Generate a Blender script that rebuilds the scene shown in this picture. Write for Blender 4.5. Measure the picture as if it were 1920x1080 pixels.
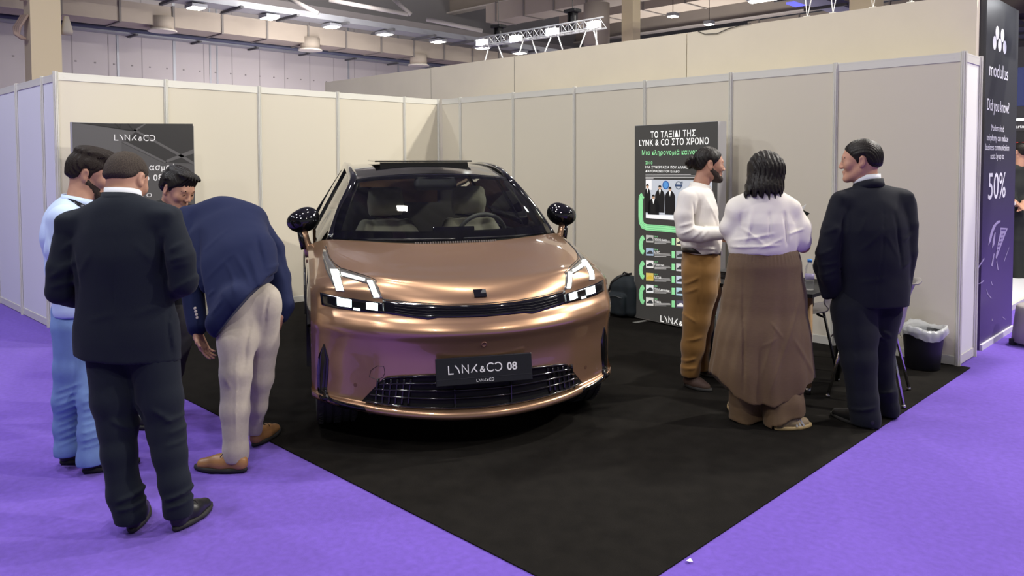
import bpy, bmesh, math, random
import numpy as np
from mathutils import Vector, Matrix

for _o in list(bpy.data.objects):
    bpy.data.objects.remove(_o, do_unlink=True)
SC = bpy.context.scene
COL = SC.collection

# ------------------------------------------------------------------ camera
F_PX, YAW, PITCH, ROLL = 1462.0, 2.350, -0.042, -0.003
CAM = np.array([8.151, -6.854, 1.636])
SHIFT_PX = -174.0
_F = np.array([math.cos(YAW)*math.cos(PITCH), math.sin(YAW)*math.cos(PITCH), math.sin(PITCH)])
_R0 = np.array([math.sin(YAW), -math.cos(YAW), 0.0]); _U0 = np.cross(_R0, _F)
_R = _R0*math.cos(ROLL)+_U0*math.sin(ROLL); _U = -_R0*math.sin(ROLL)+_U0*math.cos(ROLL)
cam_data = bpy.data.cameras.new('camera')
cam_data.sensor_width = 36.0
cam_data.lens = F_PX/1920.0*36.0
cam_data.shift_y = SHIFT_PX/1920.0
cam_data.clip_end = 200
cam = bpy.data.objects.new('camera', cam_data)
COL.objects.link(cam)
_m = Matrix(((_R[0], _U[0], -_F[0], CAM[0]), (_R[1], _U[1], -_F[1], CAM[1]), (_R[2], _U[2], -_F[2], CAM[2]), (0, 0, 0, 1)))
cam.matrix_world = _m
SC.camera = cam

# ------------------------------------------------------------------ world, light, exposure
SC.view_settings.view_transform = 'Standard'
SC.view_settings.look = 'None'
SC.view_settings.gamma = 1.0
SC.view_settings.exposure = 0.22
SC.view_settings.use_curve_mapping = False
SC.cycles.max_bounces = 8
SC.cycles.diffuse_bounces = 3
SC.cycles.glossy_bounces = 4
SC.cycles.transparent_max_bounces = 12
SC.cycles.sample_clamp_indirect = 6.0
world = bpy.data.worlds.new('hall_air'); SC.world = world; world.use_nodes = True
_bg = world.node_tree.nodes['Background']
_bg.inputs['Color'].default_value = (0.93, 0.95, 1.0, 1); _bg.inputs['Strength'].default_value = 0.22

def area_light(name, loc, aim, sx, sy, power, col=(1, 1, 1), spread=180):
    d = bpy.data.lights.new(name, 'AREA'); d.shape = 'RECTANGLE'; d.size = sx; d.size_y = sy
    d.energy = power; d.color = col; d.spread = math.radians(spread)
    o = bpy.data.objects.new(name, d); COL.objects.link(o); o.location = loc
    o.rotation_euler = (Vector(aim)-Vector(loc)).to_track_quat('-Z', 'Y').to_euler()
    return o
WARM = (1.0, 0.95, 0.86); NEUT = (1.0, 0.97, 0.94); COOL = (0.93, 0.95, 1.0)
# the hall's own ceiling lamps, small bright squares (x, y, z, power, tint); the ones beyond the right wall and on the +x side are the strongest
for _x, _y, _z, _p, _c in ((7.5, 3.2, 6.8, 420, WARM), (12.0, 1.5, 7.2, 480, WARM), (12.5, -3.5, 7.2, 330, WARM), (3.2, 2.9, 6.4, 110, WARM), (9.5, -9.0, 7.2, 130, NEUT), (5.0, -10.5, 7.2, 110, NEUT),
        (1.0, -10.5, 7.2, 120, COOL), (5.0, -6.5, 7.2, 75, NEUT), (1.5, -6.5, 7.2, 85, COOL), (-3.0, -8.0, 7.2, 150, COOL), (9.5, 5.0, 7.2, 150, NEUT), (2.2, -2.4, 7.2, 60, WARM), (4.6, -2.6, 7.2, 45, WARM), (4.0, -4.4, 7.2, 45, NEUT)):
    area_light('hall_light', (_x, _y, _z), (_x*0.6+1.2, _y*0.6-1.2, 0.0), 0.30, 0.30, _p, _c)
area_light('hall_light_rear', (-7.0, 3.0, 4.2), (-12.0, 3.0, 4.6), 0.8, 8.0, 300, (1.0, 0.95, 0.92))
area_light('roof_bounce_fill', (-4.0, 13.0, 2.4), (-4.5, 13.2, 9.0), 1.2, 6.0, 330, (1.0, 0.95, 0.9))  # unseen fill added to brighten the roof, standing in for floor bounce
area_light('roof_bounce_fill', (-6.0, 4.0, 2.2), (-7.5, 5.0, 9.0), 0.8, 6.0, 55, (1.0, 0.95, 0.9))  # second added fill, aimed up at the ducts and roof
# ------------------------------------------------------------------ helpers
def cray(u, v):
    return _F+_R*((u-960-0.4)/F_PX)-_U*((v-540-SHIFT_PX)/F_PX)
def AT(u, v, d):
    return CAM+d*cray(u, v)
def GZ(u, v, z=0.0):
    r = cray(u, v); return CAM+r*((z-CAM[2])/r[2])
def ONX(u, v, x):
    r = cray(u, v); return CAM+r*((x-CAM[0])/r[0])
def ONY(u, v, y):
    r = cray(u, v); return CAM+r*((y-CAM[1])/r[1])
def V3(a):
    return np.array(a, dtype=float)
def unit(a):
    a = V3(a); return a/(np.linalg.norm(a)+1e-12)

MATS = {}
def mat(name, col=(0.8, 0.8, 0.8), rough=0.6, metal=0.0, bump=0.0, bscale=200.0, var=0.0, vscale=8.0, emit=None, es=1.0,
        coat=0.0, sheen=0.0, spec=0.5, trans=0.0, stretch=None, alpha=1.0, ior=1.45, coatr=0.03):
    if name in MATS: return MATS[name]
    m = bpy.data.materials.new(name); m.use_nodes = True
    nt = m.node_tree; b = nt.nodes['Principled BSDF']
    c4 = (col[0], col[1], col[2], 1)
    b.inputs['Base Color'].default_value = c4
    b.inputs['Roughness'].default_value = rough
    b.inputs['Metallic'].default_value = metal
    b.inputs['Coat Weight'].default_value = coat
    b.inputs['Coat Roughness'].default_value = coatr
    b.inputs['Sheen Weight'].default_value = sheen
    b.inputs['Specular IOR Level'].default_value = spec
    b.inputs['Transmission Weight'].default_value = trans
    b.inputs['IOR'].default_value = ior
    b.inputs['Alpha'].default_value = alpha
    if emit is not None:
        b.inputs['Emission Color'].default_value = (emit[0], emit[1], emit[2], 1)
        b.inputs['Emission Strength'].default_value = es
    if bump or var:
        tc = nt.nodes.new('ShaderNodeTexCoord'); mp = nt.nodes.new('ShaderNodeMapping')
        nt.links.new(tc.outputs['Object'], mp.inputs['Vector'])
        if stretch: mp.inputs['Scale'].default_value = stretch
    if var:
        n = nt.nodes.new('ShaderNodeTexNoise'); n.inputs['Scale'].default_value = vscale; n.inputs['Detail'].default_value = 5
        nt.links.new(mp.outputs['Vector'], n.inputs['Vector'])
        r = nt.nodes.new('ShaderNodeMapRange'); r.inputs['From Min'].default_value = 0.3; r.inputs['From Max'].default_value = 0.7
        r.inputs['To Min'].default_value = 1-var; r.inputs['To Max'].default_value = 1+var
        nt.links.new(n.outputs['Fac'], r.inputs['Value'])
        mx = nt.nodes.new('ShaderNodeMix'); mx.data_type = 'RGBA'; mx.blend_type = 'MULTIPLY'; mx.inputs[0].default_value = 1
        mx.inputs[6].default_value = c4
        nt.links.new(r.outputs['Result'], mx.inputs[7]); nt.links.new(mx.outputs[2], b.inputs['Base Color'])
    if bump:
        n2 = nt.nodes.new('ShaderNodeTexNoise'); n2.inputs['Scale'].default_value = bscale; n2.inputs['Detail'].default_value = 3
        nt.links.new(mp.outputs['Vector'], n2.inputs['Vector'])
        bp = nt.nodes.new('ShaderNodeBump'); bp.inputs['Strength'].default_value = bump; bp.inputs['Distance'].default_value = 0.004
        nt.links.new(n2.outputs['Fac'], bp.inputs['Height']); nt.links.new(bp.outputs['Normal'], b.inputs['Normal'])
    MATS[name] = m
    return m
def glow(name, col, s):
    return mat(name, (0.0, 0.0, 0.0), 0.5, emit=col, es=s)

def tag(o, label=None, cat=None, group=None, kind=None):
    if label: o['label'] = label
    if cat: o['category'] = cat
    if group: o['group'] = group
    if kind: o['kind'] = kind
    return o
def empty(name, loc=(0, 0, 0), rz=0.0, label=None, cat=None, group=None):
    o = bpy.data.objects.new(name, None); COL.objects.link(o)
    o.location = tuple(loc); o.rotation_euler = (0, 0, rz); o.empty_display_size = 0.1
    return tag(o, label, cat, group)
def link(name, me, parent=None, m=None, smooth=False, keepworld=True):
    o = bpy.data.objects.new(name, me); COL.objects.link(o)
    if m is not None:
        me.materials.clear()
        for q in (m if isinstance(m, (list, tuple)) else [m]): me.materials.append(q)
    if smooth:
        me.polygons.foreach_set('use_smooth', [True]*len(me.polygons))
    if parent is not None:
        o.parent = parent
        if keepworld:
            o.matrix_parent_inverse = WORLD_INV(parent)
    return o
def WORLD_INV(p):
    M = Matrix.Identity(4)
    q = p
    chain = []
    while q is not None:
        chain.append(q); q = q.parent
    for c in reversed(chain):
        M = M @ (c.matrix_parent_inverse if c.parent else Matrix.Identity(4)) @ Matrix.LocRotScale(c.location, c.rotation_euler, c.scale)
    return M.inverted()

class MB:
    """collects simple shapes as one mesh"""
    def __init__(s): s.v = []; s.f = []; s.mi = []; s.cur = 0
    def add(s, vs, fs):
        o = len(s.v); s.v += [tuple(map(float, q)) for q in vs]; s.f += [tuple(i+o for i in f) for f in fs]; s.mi += [s.cur]*len(fs); return s
    def box(s, a, b, M=None):
        x0, y0, z0 = a; x1, y1, z1 = b
        vs = [(x0,y0,z0),(x1,y0,z0),(x1,y1,z0),(x0,y1,z0),(x0,y0,z1),(x1,y0,z1),(x1,y1,z1),(x0,y1,z1)]
        if M is not None: vs = [tuple(M @ Vector(q)) for q in vs]
        return s.add(vs, [(0,3,2,1),(4,5,6,7),(0,1,5,4),(1,2,6,5),(2,3,7,6),(3,0,4,7)])
    def tube(s, pts, r, n=10, closed=False, caps=True):
        pts = [V3(p) for p in pts]; k = len(pts)
        rr = r if isinstance(r, (list, tuple, np.ndarray)) else [r]*k
        vs = []; fs = []; up = None
        for i in range(k):
            t = pts[min(i+1, k-1)]-pts[max(i-1, 0)]
            if closed: t = pts[(i+1) % k]-pts[i-1]
            t = unit(t)
            if up is None:
                up = np.cross(t, (0, 0, 1.0))
                if np.linalg.norm(up) < 1e-3: up = np.cross(t, (1.0, 0, 0))
            up = unit(up-t*(up@t)); w = np.cross(t, up)
            for j in range(n):
                a = 2*math.pi*j/n; vs.append(pts[i]+rr[i]*(math.cos(a)*up+math.sin(a)*w))
        for i in range(k if closed else k-1):
            i2 = (i+1) % k
            for j in range(n): fs.append((i*n+j, i*n+(j+1) % n, i2*n+(j+1) % n, i2*n+j))
        if caps and not closed:
            fs.append(tuple(range(n))[::-1]); fs.append(tuple((k-1)*n+j for j in range(n)))
        return s.add(vs, fs)
    def bar(s, a, b, w, h, upv=(0, 0, 1)):
        a = V3(a); b = V3(b); t = unit(b-a); u = V3(upv); u = u-t*(u@t)
        if np.linalg.norm(u) < 1e-6: u = V3((1, 0, 0))-t*t[0]
        u = unit(u); sd = np.cross(t, u)
        vs = [p+sx*w/2*sd+sy*h/2*u for p in (a, b) for sx, sy in ((-1,-1),(1,-1),(1,1),(-1,1))]
        return s.add(vs, [(0,3,2,1),(4,5,6,7),(0,1,5,4),(1,2,6,5),(2,3,7,6),(3,0,4,7)])
    def lathe(s, prof, n=32, c=(0, 0, 0), M=None):
        vs = []; fs = []; k = len(prof)
        for (r, z) in prof:
            for j in range(n):
                a = 2*math.pi*j/n; q = Vector((r*math.cos(a), r*math.sin(a), z))
                if M is not None: q = M @ q
                vs.append((q[0]+c[0], q[1]+c[1], q[2]+c[2]))
        for i in range(k-1):
            for j in range(n): fs.append((i*n+j, i*n+(j+1) % n, (i+1)*n+(j+1) % n, (i+1)*n+j))
        if prof[0][0] > 1e-5: fs.append(tuple(range(n))[::-1])
        if prof[-1][0] > 1e-5: fs.append(tuple((k-1)*n+j for j in range(n)))
        return s.add(vs, fs)
    def grid(s, P):
        P = np.asarray(P); a, b = P.shape[:2]
        return s.add(P.reshape(-1, 3), [(i*b+j, i*b+j+1, (i+1)*b+j+1, (i+1)*b+j) for i in range(a-1) for j in range(b-1)])
    def prism(s, poly, d):
        """poly: list of 3-D points, extruded by vector d"""
        n = len(poly); poly = [V3(p) for p in poly]; d = V3(d)
        vs = poly+[p+d for p in poly]
        return s.add(vs, [tuple(range(n))[::-1], tuple(range(n, 2*n))]+[(i, (i+1) % n, n+(i+1) % n, n+i) for i in range(n)])
    def mesh(s, name='m'):
        me = bpy.data.meshes.new(name); me.from_pydata(s.v, [], s.f); me.update()
        if any(s.mi): me.polygons.foreach_set('material_index', s.mi)
        return me
    def build(s, name, m, parent=None, smooth=False, bevel=0.0, solid=0.0, sub=0, fixn=True):
        me = s.mesh(name)
        if fixn:
            bm = bmesh.new(); bm.from_mesh(me); bmesh.ops.remove_doubles(bm, verts=bm.verts, dist=1e-6)
            bmesh.ops.recalc_face_normals(bm, faces=bm.faces); bm.to_mesh(me); bm.free()
        o = link(name, me, parent, m, smooth)
        if solid:
            q = o.modifiers.new('solid', 'SOLIDIFY'); q.thickness = solid; q.offset = -1
        if bevel:
            q = o.modifiers.new('bevel', 'BEVEL'); q.width = bevel; q.segments = 2; q.limit_method = 'ANGLE'
        if sub:
            q = o.modifiers.new('sub', 'SUBSURF'); q.levels = sub; q.render_levels = sub
        if smooth and bevel:
            pass
        return o

def text_mesh(body, size=1.0, bold=0.0, align='CENTER', extrude=0.0, spacing=1.0, line=1.0):
    c = bpy.data.curves.new('txt', 'FONT'); c.body = body; c.size = size; c.align_x = align
    c.offset = bold; c.extrude = extrude; c.space_character = spacing; c.space_line = line; c.resolution_u = 3
    c.fill_mode = 'BOTH' if extrude else 'FRONT'
    o = bpy.data.objects.new('txt', c); COL.objects.link(o)
    bpy.context.view_layer.update()
    dg = bpy.context.evaluated_depsgraph_get()
    me = bpy.data.meshes.new_from_object(o.evaluated_get(dg))
    bpy.data.objects.remove(o); bpy.data.curves.remove(c)
    return me
def text_verts(body, **k):
    me = text_mesh(body, **k)
    n = len(me.vertices); a = np.zeros(n*3); me.vertices.foreach_get('co', a)
    f = [tuple(p.vertices) for p in me.polygons]; bpy.data.meshes.remove(me)
    return a.reshape(-1, 3), f

# the maker's lettering on plates and boards, drawn as strokes: each letter about 1 high
def wordmark_strokes():
    S = []
    def ar(cx, cy, r, a0, a1, n=14):
        return [(cx+r*math.cos(math.radians(a0+(a1-a0)*i/n)), cy+r*math.sin(math.radians(a0+(a1-a0)*i/n))) for i in range(n+1)]
    S.append([(0.0, 1.0), (0.0, 0.0), (0.62, 0.0)])                        # L
    S.append([(0.82, 1.0), (1.22, 0.52), (1.38, 0.0)])                     # half Y
    S.append([(1.75, 0.0), (1.75, 1.0), (2.5, 0.0), (2.5, 1.0)])           # N
    S.append([(2.88, 0.0), (3.08, 0.36), (3.66, 1.0)]); S.append([(3.2, 0.52), (3.66, 0.0)])   # K
    S.append([(4.62, 0.0), (4.2, 0.48), (4.2, 0.58), (4.3, 0.66), (4.42, 0.6), (4.42, 0.5), (4.1, 0.3), (4.05, 0.16), (4.14, 0.03), (4.3, 0.0), (4.46, 0.08), (4.62, 0.34)])   # &
    S.append(ar(5.42, 0.5, 0.5, 42, 318))                                  # C
    S.append(ar(6.35, 0.5, 0.5, 138, -138))                                # open O
    return S, 6.85
def stroke_mesh(mb, strokes, w, X, Y, O, N, scale, lift=0.0):
    """flat ribbons of width w along 2-D strokes, on the plane O + x X + y Y"""
    X = unit(X); Y = unit(Y); N = unit(N)
    for st in strokes:
        p = [V3((a, b, 0))*scale for a, b in st]
        L = []; Rr = []
        for i in range(len(p)):
            t0 = unit(p[i]-p[i-1]) if i else None
            t1 = unit(p[i+1]-p[i]) if i < len(p)-1 else None
            if t0 is None: t0 = t1
            if t1 is None: t1 = t0
            n0 = V3((-t0[1], t0[0], 0)); n1 = V3((-t1[1], t1[0], 0)); n = unit(n0+n1); k = 1.0/max(0.45, n@n0)
            L.append(p[i]+n*w/2*k); Rr.append(p[i]-n*w/2*k)
        vs = [O+X*q[0]+Y*q[1]+N*lift for q in L+Rr]; n = len(p)
        mb.add(vs, [(i, i+1, n+i+1, n+i) for i in range(n-1)])

# ------------------------------------------------------------------ organic shapes: signed distances meshed with surface nets
class Sdf:
    def __init__(s): s.ops = []; s.lo = V3((9e9,)*3); s.hi = -s.lo; s.disp = 0.0
    def _bb(s, pts, r):
        for p in pts:
            s.lo = np.minimum(s.lo, V3(p)-r); s.hi = np.maximum(s.hi, V3(p)+r)
    def cap(s, a, b, ra, rb=None, k=0.02, flat=None, op='u'):
        """tapered capsule; flat = (direction, factor) squeezes it along a direction"""
        rb = ra if rb is None else rb
        a = V3(a); b = V3(b)
        if op == 'u': s._bb((a, b), max(ra, rb)*(1.0 if flat is None else max(1.0, flat[1])))
        if flat is not None:
            n = unit(flat[0]); q = 1.0/flat[1]-1.0
            T = np.eye(3)+q*np.outer(n, n)
        else: T = None
        A = a if T is None else T @ a; B = b if T is None else T @ b
        ab = B-A; L2 = ab@ab+1e-12
        def f(P):
            Q = P if T is None else P @ T.T
            PA = Q-A; t = np.clip((PA@ab)/L2, 0, 1)
            return np.sqrt(((PA-t[:, None]*ab)**2).sum(1))-(ra+(rb-ra)*t)
        s.ops.append((op, f, k)); return s
    def chain(s, pts, k=0.02, flat=None):
        """pts: list of (point, radius)"""
        for (a, ra), (b, rb) in zip(pts[:-1], pts[1:]): s.cap(a, b, ra, rb, k, flat)
        return s
    def ell(s, c, r, k=0.02, op='u', ax=None):
        c = V3(c); r = V3(r); A = np.eye(3) if ax is None else np.array([unit(q) for q in ax])
        if op == 'u': s._bb((c,), r.max())
        m = r.min()
        def f(P):
            q = (P-c) @ A.T
            k0 = np.sqrt(((q/r)**2).sum(1)); k1 = np.sqrt(((q/(r*r))**2).sum(1))
            return np.where(k0 < 1e-6, -m, k0*(k0-1)/np.maximum(k1, 1e-9))
        s.ops.append((op, f, k)); return s
    def box(s, c, h, ax=None, r=0.01, k=0.01, op='u'):
        c = V3(c); h = V3(h)-r; A = np.eye(3) if ax is None else np.array([unit(q) for q in ax])
        if op == 'u': s._bb((c,), np.linalg.norm(h)+r)
        def f(P):
            q = np.abs((P-c) @ A.T)-h
            return np.sqrt((np.maximum(q, 0)**2).sum(1))+np.minimum(q.max(1), 0)-r
        s.ops.append((op, f, k)); return s
    def cut(s, p, n, k=0.004):
        """keeps the side the normal points away from"""
        p = V3(p); n = unit(n)
        s.ops.append(('i', lambda P: (P-p)@n, k)); return s
    def keep(s, fn, k=0.004): s.ops.append(('i', fn, k)); return s
    def sub(s, fn, k=0.004): s.ops.append(('s', fn, k)); return s
    def dis(s, fn, amp): s.ops.append(('d', fn, 0)); s.disp += amp; return s
    def fold(s, a, b, w, amp):
        """a ridge (or with amp < 0 a crease) in the surface along a segment"""
        a = V3(a); b = V3(b); ab = b-a; L2 = ab@ab+1e-12
        dep = V3((_F[0], _F[1], 0)); dep /= np.linalg.norm(dep); m = (a+b)/2
        def f(P):
            PA = P-a; g = (P-m)@dep; PA = PA-(PA@dep)[:, None]*dep; A2 = ab-(ab@dep)*dep
            t = np.clip((PA@A2)/(A2@A2+1e-12), 0, 1)
            d2 = ((PA-t[:, None]*A2)**2).sum(1)
            return -amp*np.exp(-d2/(w*w))*np.sqrt(np.clip(4*t*(1-t)+0.05, 0, 1))*np.exp(-(g/.17)**4)
        s.ops.append(('d', f, 0)); s.disp += abs(amp); return s
    @staticmethod
    def _comb(op, v, d, k):
        if op == 'u':
            h = np.clip(0.5+0.5*(v-d)/k, 0, 1); return v+(d-v)*h-k*h*(1-h)
        if op == 'i':
            h = np.clip(0.5-0.5*(v-d)/k, 0, 1); return v+(d-v)*h+k*h*(1-h)
        if op == 's':
            d = -d; h = np.clip(0.5-0.5*(v-d)/k, 0, 1); return v+(d-v)*h+k*h*(1-h)
        return v+d
    def mesh(s, h, name='organic'):
        B = 8; pad = s.disp+3*h
        lo = s.lo-pad; nb = np.ceil((s.hi+pad-lo)/(B*h)).astype(int)
        nb = np.maximum(nb, 1)
        ii = np.stack(np.meshgrid(*[np.arange(q) for q in nb], indexing='ij'), -1).reshape(-1, 3)
        cen = lo+(ii+0.5)*B*h
        v = np.full(len(cen), 9.0); ds = []
        for op, f, k in s.ops:
            d = f(cen); ds.append(d); v = s._comb(op, v, d, k) if k or op == 'd' else v
        band = B*h*0.87*2.0+s.disp
        keep = np.abs(v) < band
        ii = ii[keep]; n = nb*B+1
        D = np.where(v < 0, -1.0, 1.0).reshape(nb).repeat(B, 0).repeat(B, 1).repeat(B, 2)
        D = np.pad(D, ((0, 1),)*3, mode='edge').astype(np.float32)
        g = np.stack(np.meshgrid(*[np.arange(B+1)]*3, indexing='ij'), -1).reshape(-1, 3)
        W = np.full((len(ii), len(g)), 9.0)
        G = ii[:, None, :]*B+g[None]
        Pt = lo+G*h
        for (op, f, k), d0 in zip(s.ops, ds):
            if op == 'u':
                sel = d0[keep] < band+4*k
            else: sel = np.ones(len(ii), bool)
            if not sel.any(): continue
            P = Pt[sel].reshape(-1, 3)
            W[sel] = s._comb(op, W[sel].reshape(-1), f(P), k).reshape(-1, len(g))
        D[G[..., 0], G[..., 1], G[..., 2]] = W
        return nets(D, lo, h, name)
def nets(D, lo, h, name):
    S = D < 0
    c = np.zeros(tuple(q-1 for q in D.shape), np.int8)
    offs = [(a, b, e) for a in (0, 1) for b in (0, 1) for e in (0, 1)]
    X, Y, Z = c.shape
    for a, b, e in offs: c += S[a:a+X, b:b+Y, e:e+Z]
    act = np.argwhere((c > 0) & (c < 8))
    vals = np.stack([D[act[:, 0]+a, act[:, 1]+b, act[:, 2]+e] for a, b, e in offs], 1).astype(float)
    acc = np.zeros((len(act), 3)); cnt = np.zeros(len(act))
    for i, oa in enumerate(offs):
        for j, ob in enumerate(offs):
            if j <= i or sum(abs(p-q) for p, q in zip(oa, ob)) != 1: continue
            va, vb = vals[:, i], vals[:, j]; m = (va < 0) != (vb < 0)
            t = np.where(m, va/np.where(m, va-vb, 1), 0)
            p = V3(oa)+t[:, None]*(V3(ob)-V3(oa))
            acc[m] += p[m]; cnt[m] += 1
    verts = lo+(act+acc/cnt[:, None])*h
    idx = np.full(c.shape, -1, np.int64); idx[act[:, 0], act[:, 1], act[:, 2]] = np.arange(len(act))
    F = []
    for ax in range(3):
        sl0 = [slice(1, -1)]*3; sl0[ax] = slice(0, -1); sl1 = list(sl0); sl1[ax] = slice(1, None)
        s0 = S[tuple(sl0)]; s1 = S[tuple(sl1)]
        e = np.argwhere(s0 != s1)
        if not len(e): continue
        fl = s0[e[:, 0], e[:, 1], e[:, 2]]
        base = e+1; base[:, ax] -= 1
        u, w = (ax+1) % 3, (ax+2) % 3
        q = []
        for du, dw in ((-1, -1), (0, -1), (0, 0), (-1, 0)):
            b = base.copy(); b[:, u] += du; b[:, w] += dw
            q.append(idx[b[:, 0], b[:, 1], b[:, 2]])
        q = np.stack(q, 1); q[~fl] = q[~fl][:, ::-1]
        F.append(q)
    F = np.concatenate(F); F = F[(F >= 0).all(1)]
    me = bpy.data.meshes.new(name)
    me.vertices.add(len(verts)); me.vertices.foreach_set('co', verts.ravel())
    me.loops.add(F.size); me.loops.foreach_set('vertex_index', F.ravel())
    me.polygons.add(len(F)); me.polygons.foreach_set('loop_start', np.arange(len(F))*4)
    try: me.polygons.foreach_set('loop_total', np.full(len(F), 4))
    except Exception: pass
    me.update(calc_edges=True); me.validate()
    me.polygons.foreach_set('use_smooth', np.ones(len(F), bool))
    return me
def _hash_dirs(seed, n):
    r = np.random.RandomState(seed); d = r.normal(size=(n, 3)); d /= np.linalg.norm(d, axis=1)[:, None]; return d, r.uniform(0, 6.28, n)
def cloth_noise(scale, amp, seed=1, stretch=(1, 1, 1)):
    """soft irregular ripples"""
    d, ph = _hash_dirs(seed, 7); st = V3(stretch)
    def f(P):
        Q = P*st*scale; w = np.zeros(len(P))
        wob = np.sin(Q@d[0]*0.7+ph[0])*1.3+np.sin(Q@d[1]*0.9+ph[1])
        for i in range(2, 7): w += np.sin(Q@d[i]*(0.8+0.25*i)+ph[i]+wob)
        return amp*w/5
    return f
# ------------------------------------------------------------------ setting: floor, booth walls, hall
M_PURPLE = mat('purple_carpet', (0.145, 0.075, 0.46), 0.95, bump=0.5, bscale=420, var=0.10, vscale=30, spec=0.15, sheen=0.15)
M_BLACKC = mat('black_carpet', (0.0095, 0.0083, 0.0070), 0.95, bump=0.5, bscale=420, var=0.22, vscale=9, spec=0.12)
M_PANEL = mat('panel_cream', (0.66, 0.615, 0.50), 0.55, bump=0.05, bscale=60, spec=0.3)
M_PANELW = mat('panel_white', (0.72, 0.72, 0.78), 0.55, bump=0.05, bscale=60, spec=0.3)
M_ALU = mat('aluminium', (0.70, 0.69, 0.62), 0.42, metal=0.15)
M_ALUD = mat('aluminium_groove', (0.16, 0.16, 0.15), 0.5, metal=0.3)
M_PLASTER = mat('painted_board', (0.80, 0.73, 0.57), 0.8, bump=0.08, bscale=30, var=0.03, vscale=2.0)
M_HALL = mat('hall_wall', (0.50, 0.46, 0.46), 0.8, var=0.04, vscale=0.8)
M_DUCT = mat('duct_board', (0.38, 0.325, 0.27), 0.75, var=0.06, vscale=1.2)
M_STEEL = mat('galvanised', (0.36, 0.37, 0.40), 0.5, metal=0.4)
M_PIPE = mat('blue_grey_pipe', (0.10, 0.11, 0.17), 0.5)
M_COLUMN = mat('column_cream', (0.86, 0.73, 0.48), 0.7)
M_WHITE = mat('white_plastic', (0.8, 0.8, 0.8), 0.4)
M_BLACKP = mat('black_plastic', (0.015, 0.015, 0.016), 0.45)
M_LAMP = glow('lamp_white', (1.0, 0.96, 0.86), 12)
M_DARKSEAM = mat('seam', (0.12, 0.11, 0.10), 0.8)

b = MB(); b.box((-30, -30, -0.06), (25, 30, 0.0))
tag(b.build('floor', M_PURPLE), kind='structure')
b = MB(); b.box((-0.06, -4.645, 0.0005), (6.44, 0.035, 0.006)); 
tag(b.build('black_carpet', M_BLACKC), 'black carpet laid under the copper car and the standing people', 'carpet')

WH = 2.498
def oct_post(mb, x, y, r=0.024, h=WH):
    pts = []
    for i in range(8):
        a0 = math.pi/8+i*math.pi/4; a1 = a0+math.pi/4
        p0 = V3((math.cos(a0), math.sin(a0), 0))*r; p1 = V3((math.cos(a1), math.sin(a1), 0))*r
        for t, k in ((0.0, 1), (0.30, 1), (0.32, 0.72), (0.68, 0.72), (0.70, 1)):
            q = (p0+(p1-p0)*t)*k; pts.append((q[0]+x, q[1]+y))
    n = len(pts)
    vs = [(a, c, 0.0) for a, c in pts]+[(a, c, h) for a, c in pts]
    mb.add(vs, [(i, (i+1) % n, n+(i+1) % n, n+i) for i in range(n)]+[tuple(range(n, 2*n))])
def shell_wall(name, a, b_, nrm, posts, pmat, first=0):
    """system wall from a to b_: infill panels, grooved posts and rails; nrm points to the viewer side"""
    a = V3((a[0], a[1], 0)); b_ = V3((b_[0], b_[1], 0)); d = unit(b_-a); n = V3((nrm[0], nrm[1], 0))
    m = MB()
    P = [a+d*t for t in posts]
    for p, q in zip(P[:-1], P[1:]):
        p = p+d*0.02; q = q-d*0.02
        m.prism([p-n*0.026+V3((0,0,0.04)), q-n*0.026+V3((0,0,0.04)), q-n*0.026+V3((0,0,WH-0.02)), p-n*0.026+V3((0,0,WH-0.02))], n*0.006)
    w = m.build(name, pmat); tag(w, kind='structure')
    for p in P[first:]:
        k = MB(); oct_post(k, p[0]-n[0]*0.02, p[1]-n[1]*0.02); k.build('post', M_ALU, w)
    for p, q in zip(P[:-1], P[1:]):
        p = p+d*0.022; q = q-d*0.022
        for z0, z1 in ((0.008, 0.078), (WH-0.078, WH-0.008)):
            k = MB()
            k.prism([p-n*0.03+V3((0,0,z0)), q-n*0.03+V3((0,0,z0)), q-n*0.03+V3((0,0,z1)), p-n*0.03+V3((0,0,z1))], n*0.016)
            zt = z1-0.012
            k.cur = 1
            k.prism([p-n*0.014+V3((0,0,zt)), q-n*0.014+V3((0,0,zt)), q-n*0.014+V3((0,0,zt+0.0035)), p-n*0.014+V3((0,0,zt+0.0035))], n*0.0006)
            zt = z0-0.003 if z0 > 1 else z1
            k.prism([p-n*0.022+V3((0,0,zt)), q-n*0.022+V3((0,0,zt)), q-n*0.022+V3((0,0,zt+0.003)), p-n*0.022+V3((0,0,zt+0.003))], n*0.003)
            for e, s in ((p, 1), (q, -1)):
                c = e+d*s*0.05-n*0.014+V3((0, 0, (z0+z1)/2-0.004))
                k.prism([c+d*0.006*math.cos(t)+V3((0,0,0.006*math.sin(t))) for t in np.arange(0, 6.2, 0.785)], n*0.001)
            k.build('rail', [M_ALU, M_DARKSEAM], w)
    return w
shell_wall('wall_left', (0, 0), (0, -4.64), (1, 0), [0, 0.575, 1.585, 2.605, 3.63, 4.64], M_PANEL)
shell_wall('wall_right', (0, 0), (6.35, 0), (0, -1), [0.02, 0.41, 1.39, 2.37, 3.34, 4.34, 5.35, 6.35], M_PANEL, 1)
shell_wall('wall_left_return', (0, -4.62), (-4.6, -4.62), (0, -1), [0.04, 0.59, 1.55, 2.55, 3.55, 4.55], M_PANELW, 1)
shell_wall('wall_right_return', (6.37, 0), (6.37, 0.62), (1, 0), [0.02, 0.47], mat('panel_plain_white', (0.80, 0.80, 0.74), 0.55, spec=0.3), 1)

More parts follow.
